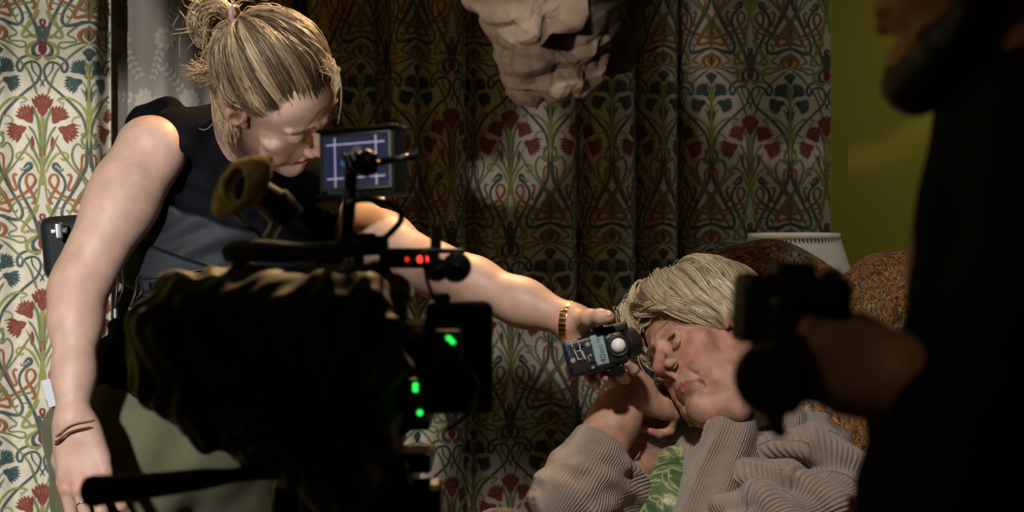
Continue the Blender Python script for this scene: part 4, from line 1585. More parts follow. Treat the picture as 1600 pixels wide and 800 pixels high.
m = mat('cardigan_knit', (.30, .235, .195), .95, noise=.08, nscale=60, sheen=.3, spec=.2)
nt = m.node_tree; bs = nt.nodes['Principled BSDF']
at = nt.nodes.new('ShaderNodeAttribute'); at.attribute_name = 'rib'
mu = nt.nodes.new('ShaderNodeMath'); mu.operation = 'MULTIPLY'; mu.inputs[1].default_value = 2 * math.pi / .0042
si = nt.nodes.new('ShaderNodeMath'); si.operation = 'SINE'
nt.links.new(at.outputs['Fac'], mu.inputs[0]); nt.links.new(mu.outputs[0], si.inputs[0])
nz = nt.nodes.new('ShaderNodeTexNoise'); nz.inputs['Scale'].default_value = 700
tc = nt.nodes.new('ShaderNodeTexCoord'); nt.links.new(tc.outputs['Object'], nz.inputs['Vector'])
ad = nt.nodes.new('ShaderNodeMath'); ad.operation = 'ADD'; nt.links.new(si.outputs[0], ad.inputs[0]); nt.links.new(nz.outputs[0], ad.inputs[1])
bp = nt.nodes.new('ShaderNodeBump'); bp.inputs['Strength'].default_value = .9; bp.inputs['Distance'].default_value = .0012
nt.links.new(ad.outputs[0], bp.inputs['Height']); nt.links.new(bp.outputs[0], bs.inputs['Normal'])

f = torso2(Field((.0, 1.88, .50), (.62, 2.46, 1.14), .004), .002)
f.cone(W(1150, 640, 2.20), NB2, .050, .050, .004, 'sub')
X, Y, Z = f.grid()
f.F += (.0035 * np.sin(X * 40 + Z * 70 + 2 * np.sin(Z * 30)) + .002 * np.sin(X * 110 - Z * 50)).astype(np.float32)
shell(f, 'blouse', lady, MATS['blouse_green'])
b = MB()
b.tube(spline([W(1082, 664, 2.15), W(1088, 650, 2.14), W(1110, 641, 2.13), W(1138, 632, 2.13), W(1165, 618, 2.15)], 24), np.linspace(.007, .011, 24), 14, flat=.7)
b.build('blouse_collar', MATS['blouse_green'], lady)


def garment(f, name, parent, ribfn):
    V, Q = f.mesh()
    mb = MB(); mb.addq(V, Q)
    return mb.build(name, MATS['cardigan_knit'], parent, {'rib': ribfn(V)})


f = torso2(Field((-.02, 1.86, .46), (.64, 2.48, 1.16), .0034), .016)
f.chain([W(1168, 612, 2.20), W(1130, 690, 2.12), W(1110, 800, 2.08), W(1085, 900, 2.02)], [.026, .040, .048, .05], .05)
f.chain([W(1150, 622, 2.14), W(1168, 612, 2.20), W(1200, 650, 2.30)], [.018, .026, .030], .03)      # draped front band
f.chain([W(1050, 660, 2.20), W(1005, 730, 2.16), W(970, 810, 2.10), W(945, 900, 2.04)], [.014, .018, .022, .026], .03)
X, Y, Z = f.grid()
d_ = X * .90 - (Z - .9) * .38
f.F += (.0045 * np.sin(d_ * 130 + 1.3 * np.sin(Z * 9)) * np.clip((1.10 - Z) * 7, .1, 1)).astype(np.float32)
for dy in (-.09, -.05, 0, .03, .06, .09):
    f.chain([W(1112, 640, 2.12) + (0, dy, 0), W(1066, 690, 2.11) + (0, dy, 0), W(1032, 750, 2.08) + (0, dy, 0), W(1005, 820, 2.05) + (0, dy, 0), W(980, 920, 2.0) + (0, dy, 0)],
            [.018, .030, .036, .040, .045], .004, 'sub')
f.cone(W(1120, 612, 2.17), NB2 + (-.01, 0, .0), .040, .046, .004, 'sub')
f.cone(W(1108, 600, 2.12), W(1112, 640, 2.13), .030, .026, .004, 'sub')
f.plane((0, 0, .60), (0, 0, -1), .01)
X0 = None
garment(f, 'cardigan', lady, lambda V: V[:, 0] * .90 - V[:, 2] * .38 + .004 * np.sin(V[:, 2] * 30))


def sleeve(name, pts, rs, cuts=(), bulges=(), h=.003):
    P = np.array(pts)
    f = Field(P.min(0) - .11, P.max(0) + .11, h)
    f.chain(pts, rs, .03)
    for (a, b_, r1, r2) in bulges: f.cone(a, b_, r1, r2, .010)
    X, Y, Z = f.grid()
    f.F += (.0022 * np.sin(X * 70 + Z * 110 + 2 * np.sin(Z * 30 + Y * 20))).astype(np.float32)
    for p, n in cuts: f.plane(p, n, .004)
    def rib(V):
        best = np.full(len(V), 9.0); out = np.zeros(len(V))
        refd = nrm((0.3, -.2, .9))
        for i in range(len(P) - 1):
            a, b_ = P[i], P[i + 1]; ba = b_ - a
            t = np.clip(((V - a) @ ba) / (ba @ ba), 0, 1)
            q = V - a - t[:, None] * ba
            dd = np.linalg.norm(q, axis=1)
            T_ = nrm(ba); ref = nrm(np.cross(T_, (0.1, 1, 0.1))); bi = np.cross(T_, ref)
            # angle measured so that the seam is at the far side
            an = np.arctan2(q @ bi, q @ ref)
            m_ = dd < best
            out[m_] = (an * .050)[m_]; best[m_] = dd[m_]
        return out
    return garment(f, name, lady, rib)


cd = nrm(R3 - E3)
sleeve('cardigan_sleeve', [E3 + cd * .13, E3 + cd * .05, E3 + (-.004, 0, -.004), E3 * .5 + S3 * .5, S3 + (.03, .01, -.02)], [.041, .046, .052, .068, .080],
       cuts=[(W(938, 674, 2.09), cd)],
       bulges=[(W(905, 735, 2.03), W(960, 700, 2.08), .010, .008), (W(915, 765, 2.02), W(972, 728, 2.08), .014, .012), (W(925, 800, 2.02), W(975, 765, 2.10), .016, .014)])
sleeve('cardigan_sleeve', [S4 + (-.02, 0, 0), W(1270, 740, 2.22), W(1300, 810, 2.08), W(1230, 830, 2.0), W(1150, 850, 1.96)], [.078, .070, .062, .05, .042],
       cuts=[(W(1150, 850, 1.96), (-.8, -.3, -.2))],
       bulges=[(W(1190, 703, 2.12), W(1262, 690, 2.10), .022, .026), (W(1262, 690, 2.10), W(1345, 735, 2.10), .026, .026),
               (W(1165, 742, 2.06), W(1230, 745, 2.02), .024, .026), (W(1230, 745, 2.02), W(1300, 790, 2.0), .026, .03),
               (W(1130, 800, 2.02), W(1190, 778, 1.98), .024, .026), (W(1190, 778, 1.98), W(1240, 830, 1.96), .026, .03)])
mat('dark_wool', (.02, .02, .025), .9, bump=.4, bscale=500)
f = Field((-.06, 1.55, .04), (.55, 2.35, .80), .007)
f.ell(LAP + (0, .04, .01), (.20, .16, .125), None, 0)
for k_, a_, hx in ((KN[0], AN[0], -.09), (KN[1], AN[1], .09)):
    f.chain([LAP + (hx, 0, 0), k_, a_ + (0, 0, .05)], [.095, .072, .06], .03)
shell(f, 'skirt_trousers'.replace('skirt_', ''), lady, MATS['dark_wool'])
for a_ in AN:
    b = MB(); Ms = frame(y=(0, -1, 0), z=(0, 0, 1), o=a_ + (0, -.05, -.06))
    b.ell(Ms, (.042, .12, .038), 20); b.box(Ms, (.075, .22, .02), .006, c=(0, 0, -.028))
    b.build('shoe', MATS['black_cloth'], lady)

# ================================================================ LIGHT METER (held, a thing of its own)
MX = nrm(W(951, 519, 2.03) - W(884, 535, 2.04)); MY = nrm(np.cross((.06, 1, .05), MX))
MM = frame(x=MX, z=(.05, -1, .05), o=W(921, 554, 2.035))
if MM[2, 1] < 0: pass
meter = thing('light_meter', 'black hand-held light meter with a white dome, held beside the seated woman', 'light meter', MM[:3, 3])
b = MB()
b.box(MM, (.070, .053, .022), .006)
b.box(MM, (.030, .045, .026), .006, c=(.038, 0, 0))
b.build('body', MATS['black_plastic'], meter)
PXM = 2.035 / FPX   # metres per photo pixel on the meter


def mp(x, y, z=.0112):
    """photo pixel on the meter face -> local"""
    P = W(x, y, 2.024); L = np.linalg.solve(MM[:3, :3], P - MM[:3, 3]); return np.array((L[0], L[1], z))


mat('lcd', (.22, .30, .30), .35, emis=(.35, .5, .5), estr=.06)
mat('lcd_ink', (.02, .03, .035), .5)
mat('label_blue', (.02, .16, .55), .5)
mat('dome_white', (.75, .72, .72), .45, sss=.2)
mat('button_grey', (.3, .31, .33), .4)
b = MB(); b.box(MM, (.0185, .043, .0012), .0005, c=mp(937, 546, .0113))
lcd = b.build('display', MATS['lcd'], meter)


def text(name, s, M, size, mt, parent, ext=.0002):
    cu = bpy.data.curves.new(name, 'FONT'); cu.body = s; cu.size = size; cu.extrude = ext
    cu.align_x = 'CENTER'; cu.align_y = 'CENTER'
    o = bpy.data.objects.new(name, cu)
    dg = bpy.context.evaluated_depsgraph_get()
    SC.collection.objects.link(o)
    dg.update()
    me = bpy.data.meshes.new_from_object(o.evaluated_get(dg))
    bpy.data.objects.remove(o)
    o = bpy.data.objects.new(name, me)
    SC.collection.objects.link(o)
    me.materials.clear(); me.materials.append(mt)
    n = len(me.vertices); co = np.zeros(n * 3); me.vertices.foreach_get('co', co)
    V = xf(M, co.reshape(-1, 3)); V = V - np.array(parent_loc(parent))
    me.vertices.foreach_set('co', V.ravel()); me.update()
    o.parent = parent
    return o


def MF(x, y, rot=0, z=.0122):
    """writing frame on the meter face; rot in degrees"""
    c = xf(MM, mp(x, y, z)); r = math.radians(rot)
    ex = MM[:3, 0] * math.cos(r) + MM[:3, 1] * math.sin(r)
    return frame(x=ex, z=MM[:3, 2], o=c)


text('digits', '40', MF(943, 560, 80, .0120), .013, MATS['lcd_ink'], lcd)
text('digits', '2', MF(942, 551, 80, .0120), .006, MATS['lcd_ink'], lcd)
text('digits', '50', MF(935, 532, 80, .0120), .007, MATS['lcd_ink'], lcd)
b = MB()
for i in range(5): b.box(MF(938 + i * .9, 540 + i * 2.4, 0, .0120), (.006, .0008, .0003))
b.build('scale', MATS['lcd_ink'], lcd)
text('brand_lettering', 'SEKONIC', MF(887, 547, -80, .0114), .0052, MATS['label_blue'], meter)
b = MB()
cD = xf(MM, mp(966, 540, .0125)); MDm = MM.copy(); MDm[:3, 3] = cD
b.lathe(MDm, [(.0175, -.004), (.0175, .001), (.0150, .0035), (.0125, .004), (.0125, .002)], 36)
b.build('dome_ring', MATS['black_plastic'], meter)
b = MB(); b.ell(MDm, (.0108, .0108, .0105), 32, 0, (0, 0, .002)); b.build('dome', MATS['dome_white'], meter)
b = MB()
c0 = xf(MM, (.052, .002, -.004)); c1_ = xf(MM, (.070, .002, -.012))
b.cyl(c0, c1_, .0215, 40); b.cyl(c1_ - (c1_ - c0) * .1, c1_ + (c1_ - c0) * .12, .0170, 36)
b.build('eyepiece', MATS['black_plastic'], meter)
def knurl(name, p0, p1, r, n=24):
    p0 = np.array(p0); p1 = np.array(p1); M = frame(z=p1 - p0, x=MM[:3, 0] + .01, o=p0); L = np.linalg.norm(p1 - p0)
    a = np.arange(n * 4) * 2 * math.pi / (n * 4)
    rr = r * (1 + .045 * np.sign(np.sin(a * n)))
    V = []
    for z, k in ((0, .94), (L * .08, 1), (L * .92, 1), (L, .94)):
        V.append(np.stack([rr * k * np.cos(a), rr * k * np.sin(a), np.full(len(a), z)], 1))
    b = MB(); m_ = len(a); F = []
    for i in range(3):
        for j in range(m_):
            k = (j + 1) % m_; F.append((i * m_ + j, i * m_ + k, (i + 1) * m_ + k, (i + 1) * m_ + j))
    F += [tuple(range(m_))[::-1], tuple(range(3 * m_, 4 * m_))]
    b.add(xf(M, np.concatenate(V)), F, 0, False)
    return b.build(name, MATS['black_metal'], meter)
knurl('dial', xf(MM, (.022, .023, .004)), xf(MM, (.018, .036, .004)), .0100)
knurl('dial', xf(MM, (.030, -.026, .004)) , xf(MM, (.032, -.038, .004)), .0120)
b = MB()
b.box(MM, (.034, .012, .018), .003, c=(.046, .028, -.004)); b.build('shoe_mount', MATS['black_plastic'], meter)
for (x, y, r, mm) in ((918, 538, .0032, 'button_grey'), (895, 563, .0036, 'button_grey'), (891, 577, .0036, 'black_metal'),
                      (902, 544, .0020, 'black_metal'), (909, 541, .0020, 'black_metal'), (906, 565, .0020, 'black_metal'), (914, 563, .0020, 'black_metal'), (923, 555, .0018, 'button_grey'), (958, 527, .002, 'button_grey'), (964, 558, .002, 'button_grey')):
    b = MB(); p = xf(MM, mp(x, y, .0105)); b.cyl(p, p + MM[:3, 2] * .0022, r, 18)
    b.build('button', MATS[mm], meter)
b = MB(); p = xf(MM, mp(925, 570, .0100)); Mb = MM.copy(); Mb[:3, 3] = p
b.lathe(Mb, [(.0075, 0), (.0075, .002), (.0055, .003), (.0045, .0015)], 28); b.build('button', MATS['black_plastic'], meter)
b = MB()
for (x, y, l, rot) in ((900, 553, .016, 80), (909, 551, .018, 80), (913, 556, .016, 80), (904, 548, .006, 0), (906, 561, .006, 0), (953, 545, .036, 80), (926, 540, .012, 80), (893, 538, .008, 80), (905, 538, .010, 80), (920, 560, .008, 80)):
    b.box(MF(x, y, -rot if rot else 0, .0114), (l, .0009, .0003))
b.build('markings', MATS['white_mark'], meter)

# ================================================================ CRUMPLED PAPER hanging from the ceiling
def tri(t):
    return np.abs(t % 1.0 - .5) * 2 - .5


def crumple(P, seed, n=10, fr=9.0, amp=.012):
    """sum of straight random folds, themselves kinked by coarser folds: flat facets with sharp creases"""
    r = np.random.default_rng(seed); out = np.zeros(len(P))
    Wp = P.copy()
    for i in range(6):
        d = nrm(r.normal(size=3)) * fr * .55
        Wp = Wp + (.16 / fr) * tri(P @ d + r.random())[:, None] * nrm(r.normal(size=3))
    for i in range(n):
        d = nrm(r.normal(size=3)) * fr * (.5 + 1.1 * r.random())
        out += tri(Wp @ d + r.random()) * (1.0 if i % 2 else .7)
    return out * amp / math.sqrt(n) * 2


def sheet(profile, name, parent, material, seed, amp=.014, seg=260, rows=150, th=.0015, sx=1.0, arc=(0, 2 * math.pi)):
    """crumpled sheet bent round: profile(u, v) -> xyz with u around, v down"""
    u = np.linspace(0, 1, seg); v = np.linspace(0, 1, rows)
    UU, VV = np.meshgrid(u, v, indexing='ij')
    P = profile(UU.ravel(), VV.ravel())
    c = P.mean(0)
    D = (P - c) / (np.linalg.norm(P - c, axis=1, keepdims=True) + 1e-6)
    P = P + D * (crumple(P, seed, n=5, fr=6, amp=amp) + crumple(P, seed + 5, n=6, fr=15, amp=amp * .80) + crumple(P, seed + 8, n=6, fr=30, amp=amp * .55))[:, None]
    i, j = np.meshgrid(np.arange(seg - 1), np.arange(rows - 1), indexing='ij')
    a = (i * rows + j).ravel(); q = np.stack([a, a + rows, a + rows + 1, a + 1], 1)
    mb = MB(); mb.addq(P, q, 0, False); mb.addq(P - D * th, q[:, ::-1], 0, True)
    return mb.build(name, material, parent)


mat('kraft_paper', (.17, .125, .088), .75, noise=.12, nscale=30, bump=.15, bscale=200)
mat('black_foil', (.020, .028, .036), .45, bump=.3, bscale=200)
PC = W(868, 20, 1.95)
paper = thing('crumpled_paper', 'crumpled brown paper bundle hanging from above, backed with dark foil', 'paper', PC)
def bowl(cx, cy, rx, ry, top, Y, tilt=0.0, dz=.10):
    def fn(u, v):
        a = u * 2 * math.pi
        ph = v * math.pi * .5
        r = np.cos(ph) ** .75
        x = cx + rx * r * np.cos(a) + tilt * v
        yy = r * np.sin(a) * dz
        py = top + (cy - top) * np.sin(ph) + 7 * np.sin(a * 3 + 1) * (1 - v)
        return np.stack([(x - 800) / FPX * Y, Y + yy, CZ - (py - 400) / FPX * Y], 1)
    return fn
sheet(bowl(868, 160, 108, 0, -70, 1.95, tilt=-22), 'paper_bag', paper, MATS['kraft_paper'], 3, amp=.016)
def flap(u, v):
    x = 722 + u * 185; y0 = -45 + 8 * np.sin(u * 6)
    y1 = 22 + 44 * np.sin(np.clip(u * 1.2, 0, 1) * math.pi * .62) - 22 * np.clip(u - .6, 0, 1) * 3
    y = y0 + (y1 - y0) * v
    Yd = 1.95 - .105 - .045 * np.sin(v * math.pi * .8) - .02 * np.sin(u * 3.1)
    return np.stack([(x - 800) / FPX * Yd, Yd, CZ - (y - 400) / FPX * Yd], 1)
sheet(flap, 'paper_flap', paper, MATS['kraft_paper'], 9, amp=.010)
def foil(u, v):
    a = .25 + u * 1.25
    x = 868 + 160 * np.sin(a) * (1 - .28 * v ** 2); y = -60 + v * 195 - 40 * np.sin(a) * v
    Yd = 2.02 + .05 * np.cos(a) + 0 * v
    return np.stack([(x - 800) / FPX * Yd, Yd, CZ - (y - 400) / FPX * Yd], 1)
sheet(foil, 'foil_backing', paper, MATS['black_foil'], 21, amp=.012)
b = MB(); b.tube([W(868, -50, 1.95) , (W(868, 0, 1.95)[0], 1.95, ROOMH)], .006, 8); b.build('cord', MATS['black_plastic'], paper)

# ================================================================ ARMCHAIR
m = mat('floral_tapestry', (.2, .1, .05), .85, bump=.7, bscale=500, sheen=.2)
nt = m.node_tree; bs = nt.nodes['Principled BSDF']
tc = nt.nodes.new('ShaderNodeTexCoord')
nz = nt.nodes.new('ShaderNodeTexNoise'); nz.inputs['Scale'].default_value = 16; nz.inputs['Detail'].default_value = 2
mxv = nt.nodes.new('ShaderNodeMix'); mxv.data_type = 'RGBA'; mxv.blend_type = 'LINEAR_LIGHT'; mxv.inputs[0].default_value = .05
nt.links.new(tc.outputs['Object'], mxv.inputs[6]); nt.links.new(nz.outputs['Color'], mxv.inputs[7])
vo = nt.nodes.new('ShaderNodeTexVoronoi'); vo.inputs['Scale'].default_value = 62; nt.links.new(mxv.outputs[2], vo.inputs['Vector'])
sep = nt.nodes.new('ShaderNodeSeparateColor'); nt.links.new(vo.outputs['Color'], sep.inputs[0])
rp = nt.nodes.new('ShaderNodeValToRGB'); rp.color_ramp.interpolation = 'CONSTANT'; els = rp.color_ramp.elements
cols = [(0, (.08, .032, .012)), (.16, (.22, .085, .02)), (.32, (.42, .18, .04)), (.46, (.55, .30, .09)), (.58, (.52, .19, .12)), (.68, (.28, .27, .19)), (.78, (.62, .50, .22)), (.88, (.66, .54, .46)), (.94, (.40, .44, .46))]
for p_, c_ in cols:
    e = els.new(p_) if p_ else els[0]
    e.position = p_; e.color = (*c_, 1)
vg = nt.nodes.new('ShaderNodeTexNoise'); vg.inputs['Scale'].default_value = 9; nt.links.new(tc.outputs['Object'], vg.inputs['Vector'])
ma = nt.nodes.new('ShaderNodeMath'); ma.operation = 'MULTIPLY_ADD'; ma.inputs[1].default_value = .55
nt.links.new(sep.outputs[0], ma.inputs[0])
mr = nt.nodes.new('ShaderNodeMapRange'); mr.inputs[1].default_value = .35; mr.inputs[2].default_value = .65; mr.inputs[3].default_value = 0; mr.inputs[4].default_value = .42
nt.links.new(vg.outputs[0], mr.inputs[0]); nt.links.new(mr.outputs[0], ma.inputs[2]); nt.links.new(ma.outputs[0], rp.inputs[0])
ve = nt.nodes.new('ShaderNodeTexVoronoi'); ve.feature = 'DISTANCE_TO_EDGE'; ve.inputs['Scale'].default_value = 62; nt.links.new(mxv.outputs[2], ve.inputs['Vector'])
me_ = nt.nodes.new('ShaderNodeMapRange'); me_.inputs[1].default_value = .02; me_.inputs[2].default_value = .12; nt.links.new(ve.outputs['Distance'], me_.inputs[0])
mx = nt.nodes.new('ShaderNodeMix'); mx.data_type = 'RGBA'; mx.inputs[6].default_value = (.02, .010, .006, 1)
nt.links.new(me_.outputs[0], mx.inputs[0]); nt.links.new(rp.outputs[0], mx.inputs[7]); nt.links.new(mx.outputs[2], bs.inputs['Base Color'])

chair = thing('armchair', 'floral tapestry armchair with a humped back, behind the seated woman', 'armchair', (.50, 2.45, 0))
YB = 2.62
f = Field((.02, 2.36, .30), (.98, 2.86, 1.32), .006)
f.chain([W(1110, 440, YB), W(1205, 432, YB), W(1290, 470, YB)], [.045, .045, .045], .02)
f.chain([W(1110, 760, YB - .05), W(1240, 760, YB - .05)], [.10, .10], .02)
f.ell(W(1195, 560, YB), (.175, .075, .21), None, .06)
f.ell(W(1190, 720, YB - .03), (.20, .085, .24), None, .06)
f.plane((0, 0, .42), (0, 0, -1), .01)
shell(f, 'backrest', chair, MATS['floral_tapestry'])
f = Field((.42, 1.90, .30), (1.10, 2.86, 1.32), .006)
f.chain([W(1322, 462, 2.60), W(1375, 436, 2.60), W(1450, 428, 2.55), W(1500, 470, 2.46)], [.035, .040, .045, .045], .03)
f.ell(W(1400, 540, 2.56), (.115, .06, .14), None, .05)
f.ell(W(1420, 640, 2.52), (.12, .07, .22), None, .05)
f.plane((0, 0, .42), (0, 0, -1), .01)
shell(f, 'wing', chair, MATS['floral_tapestry'])
def boxfield(lo, hi, r, h=.008):
    b = MB(); lo = np.array(lo); hi = np.array(hi)
    b.box(frame(x=(1, 0, 0), z=(0, 0, 1), o=(lo + hi) / 2), tuple(hi - lo), r)
    return b
boxfield((.02, 1.86, .20), (.62, 2.62, .40), .05).build('seat', MATS['floral_tapestry'], chair)
boxfield((-.08, 1.86, .14), (.045, 2.60, .80), .055).build('armrest', MATS['floral_tapestry'], chair)
boxfield((.62, 1.86, .14), (.76, 2.60, .62), .06).build('armrest', MATS['floral_tapestry'], chair)
for (x, y) in ((-.02, 1.92), (.70, 1.92), (-.02, 2.54), (.70, 2.54)):
    b = MB(); b.lathe(frame(x=(1, 0, 0), z=(0, 0, 1), o=(x, y, 0)), [(.016, 0), (.026, .03), (.020, .08), (.030, .15), (.030, .17)], 20)
    b.build('leg', MATS['wood'], chair)

# ================================================================ TABLE LAMP
LX = W(1240, 400, 2.98)
tlamp = thing('table_lamp', 'table lamp with a pleated cream shade standing behind the armchair', 'lamp', (LX[0], 2.98, .72))
m = mat('pleated_shade', (.85, .82, .74), .9, bump=.2, bscale=400)
zt = W(0, 366, 2.98)[2]; zb = zt - .185
def pleats(r0, r1, z0, z1, n=72, rows=26, twist=.55):
    seg = n * 4; a = np.arange(seg) * 2 * math.pi / seg
    V = []
    for k in range(rows):
        t = k / (rows - 1); r = r0 + (r1 - r0) * t
        rr = r + .0030 * np.sin(a * n)
        V.append(np.stack([LX[0] + rr * np.cos(a + twist * t), 2.98 + rr * np.sin(a + twist * t), np.full(seg, z0 + (z1 - z0) * t)], 1))
    return np.concatenate(V), seg, rows
V, seg, rows = pleats(.092, .150, zt - .006, zb)
q = []
for i in range(rows - 1):
    for j in range(seg):
        k = (j + 1) % seg; q.append((i * seg + j, (i + 1) * seg + j, (i + 1) * seg + k, i * seg + k))
mb = MB(); mb.addq(V, q); shd_o = mb.build('lamp_shade', MATS['pleated_shade'], tlamp)
b = MB()
Mz = frame(x=(1, 0, 0), z=(0, 0, 1), o=(LX[0], 2.98, 0))
b.lathe(Mz, [(.0935, zt - .016), (.0965, zt - .016), (.0955, zt + .002), (.0915, zt + .002), (.0925, zt - .016)], 60, caps=False)
b.build('shade_trim', mat('shade_trim', (.80, .75, .66), .8), shd_o)
b = MB()
b.lathe(Mz, [(.149, zb - .002), (.153, zb - .002), (.153, zb + .012), (.149, zb + .012), (.149, zb - .002)], 60, caps=False)
b.build('shade_trim', MATS['shade_trim'], shd_o)
b = MB(); b.lathe(Mz, [(.075, .72), (.08, .735), (.03, .76), (.05, .82), (.06, .87), (.03, .93), (.012, .97), (.012, zt - .05)], 40)
b.build('lamp_base', MATS['wood'], tlamp)
b = MB(); b.cyl((LX[0], 2.98, zt - .05), (LX[0], 2.98, zt - .03), .016)
for k in range(3):
    a = k * 2.094; b.tube([(LX[0], 2.98, zt - .035), (LX[0] + .092 * math.cos(a), 2.98 + .092 * math.sin(a), zt - .010)], .0018, 6)
b.build('shade_fitter', MATS['gold'], tlamp)
tab = thing('side_table', 'small round wooden side table behind the armchair, carrying the pleated lamp', 'table', (LX[0], 2.98, 0))
b = MB(); b.lathe(Mz, [(.20, .69), (.21, .70), (.21, .715), (.20, .72)], 48); b.build('tabletop', MATS['wood'], tab)
b = MB(); b.lathe(Mz, [(.03, .10), (.02, .3), (.028, .5), (.02, .69)], 24); b.build('column', MATS['wood'], tab)
for k in range(3):
    a = k * 2.094 + .4; b = MB()
    b.tube(spline([(LX[0], 2.98, .16), (LX[0] + .1 * math.cos(a), 2.98 + .1 * math.sin(a), .10), (LX[0] + .18 * math.cos(a), 2.98 + .18 * math.sin(a), .012)], 12), np.linspace(.018, .011, 12), 10)
    b.build('leg', MATS['wood'], tab)

# ================================================================ FILM CAMERA RIG
YC = 1.5
px = YC / FPX
mat('fuzzy_black', (.015, .014, .013), .95, bump=1.0, bscale=260, sheen=.6, bdist=.003)
mat('chamois', (.45, .30, .10), .9, noise=.5, nscale=90, bump=.6, bscale=300)
mat('led_green', (.02, .3, .05), .4, emis=(.03, .9, .10), estr=1.6)
mat('led_red', (.3, .02, .01), .4, emis=(1.0, .05, .03), estr=2.2)
mat('led_red_dim', (.2, .02, .01), .4, emis=(1.0, .03, .01), estr=1.2)
mat('gloss_black', (.01, .01, .012), .15, spec=.6)
cin = thing('film_camera', 'film camera rig with knobs, matte box and green indicator lamps, on the tripod', 'film camera', W(540, 560, YC))
b = MB()
I3 = frame(x=(.96, .28, .03), z=(0, 0, 1), o=W(500, 560, YC + .02))
b.box(I3, (.17, .12, .13), .012)
b.build('camera_body', MATS['black_plastic'], cin)
b = MB(); b.box(frame(x=(1, .05, -.02), z=(0, 0, 1), o=W(717, 556, YC - .02)), (.068, .09, .112), .006)
b.box(frame(x=(1, .05, -.02), z=(0, 0, 1), o=W(690, 466, YC - .02)), (.018, .03, .010), .003)
mbx = b.build('matte_box', MATS['black_plastic'], cin)
b = MB(); b.cyl(W(560, 560, YC + .0), W(680, 560, YC - .01), .042); b.cyl(W(600, 560, YC), W(640, 560, YC), .047)
b.build('lens', MATS['gloss_black'], cin)
b = MB(); b.cyl(W(430, 640, YC), W(700, 632, YC - .01), .0075); b.cyl(W(430, 640, YC + .06), W(700, 632, YC + .05), .0075); b.box(frame(x=(1, 0, 0), z=(0, 0, 1), o=W(560, 650, YC + .03)), (.16, .1, .02), .005)
b.build('support_rods', MATS['black_metal'], cin)
b = MB()
P = spline([W(346, 396, 1.47), W(400, 392, 1.47), W(470, 394, 1.48), W(580, 386, 1.49), W(600, 388, 1.5)], 40)
rr = np.interp(np.linspace(0, 1, 40), [0, .02, .1, .4, .5, 1], [.002, .009, .0125, .0115, .0095, .0085])
b.tube(P, rr, 16); b.build('top_handle', MATS['fuzzy_black'], cin)
b = MB()
for x_ in (372, 560):
    b.box(I4 @ frame(x=(1, 0, 0), z=(0, 0, 1), o=W(x_, 420, 1.49)), (.012, .014, .045), .003)
b.box(frame(x=(1, 0, 0), z=(0, 0, 1), o=W(466, 440, 1.49)), (.15, .016, .012), .003)
b.build('handle_bracket', MATS['black_metal'], cin)
# cheese plate with display and knobs
b = MB(); b.box(frame(x=(1, 0, -.03), z=(0, 0, 1), o=W(640, 403, YC)), (.062, .035, .022), .003)
dsp = b.build('display_box', MATS['black_plastic'], cin)
for (x_, y_, r_, mm) in ((656, 405, 4.6, 'led_red'), (665, 405, 4.6, 'led_red'), (636, 405, 3, 'led_red_dim')):
    b = MB(); b.ell(frame(x=(1, 0, 0), z=(0, -1, 0), o=W(x_, y_, YC - .018)), (r_ * px, r_ * px * 1.25, .001), 16)
    b.build('digit_light', MATS[mm], dsp)
for (x_, y_, r_, w_) in ((713, 418, 23, .016), (683, 422, 18, .014)):
    b = MB(); c = W(x_, y_, YC - .005); M = frame(z=(.1, -1, .1), x=(1, 0, 0), o=c)
    r_ = r_ * px
    b.lathe(M, [(r_ * .9, -w_), (r_, -w_ * .7), (r_, w_ * .5), (r_ * .8, w_ * .9), (r_ * .35, w_ * .8), (r_ * .3, w_ * 1.15), (.0006, w_ * 1.2)], 36)
    b.build('knob', MATS['gloss_black'], cin)
b = MB(); b.cyl(W(681, 388, YC), W(681, 352, YC), .0060); b.box(frame(x=(1, 0, 0), z=(0, 0, 1), o=W(690, 392, YC)), (.05, .012, .006), .002)
b.build('post', MATS['black_metal'], cin)
for (x_, y_, rx_, ry_) in ((702, 529, 6, 4), (707, 534, 5, 3.5), (649, 602, 5, 4.5), (649, 609, 5, 4), (656, 645, 5, 5)):
    b = MB(); b.ell(frame(x=(.85, 0, -.5) if y_ < 560 else (1, 0, 0), z=(0, -1, 0), o=W(x_, y_, 1.33 if x_ > 690 else 1.40)), (rx_ * px * .85, ry_ * px * .85, .002), 16)
    b.build('indicator_lamp', MATS['led_green'], cin)
b = MB(); b.box(frame(x=(1, 0, 0), z=(0, 0, 1), o=W(700, 545, 1.345)), (.026, .018, .036), .004); b.build('video_transmitter', MATS['black_plastic'], cin)
b = MB(); b.box(frame(x=(1, 0, 0), z=(0, 0, 1), o=W(650, 625, 1.42)), (.024, .03, .045), .004); b.build('motor_box', MATS['black_plastic'], cin)
def cable(name, pts, r, mt, par, n=36):
    b = MB(); b.tube(spline(pts, n), r, 8); return b.build(name, mt, par)
cable('cable', [W(700, 545, 1.34), W(722, 566, 1.34), W(742, 595, 1.35), W(745, 618, 1.36), W(732, 648, 1.38), W(700, 672, 1.42)], .0024, MATS['gloss_black'], cin)
cable('cable', [W(662, 395, 1.48), W(668, 440, 1.46), W(690, 500, 1.44), W(688, 560, 1.42), W(660, 640, 1.44)], .0022, MATS['gloss_black'], cin)
cable('cable', [W(545, 318, 1.47), W(562, 312, 1.46), W(598, 314, 1.46), W(624, 328, 1.47), W(626, 345, 1.48), W(612, 362, 1.48), W(596, 376, 1.49)], .0034, MATS['gloss_black'], cin)
cable('cable', [W(604, 372, 1.49), W(622, 352, 1.48), W(634, 328, 1.47), (W(645, 306, 1.47))], .0015, MATS['black_plastic'], cin)
b = MB()
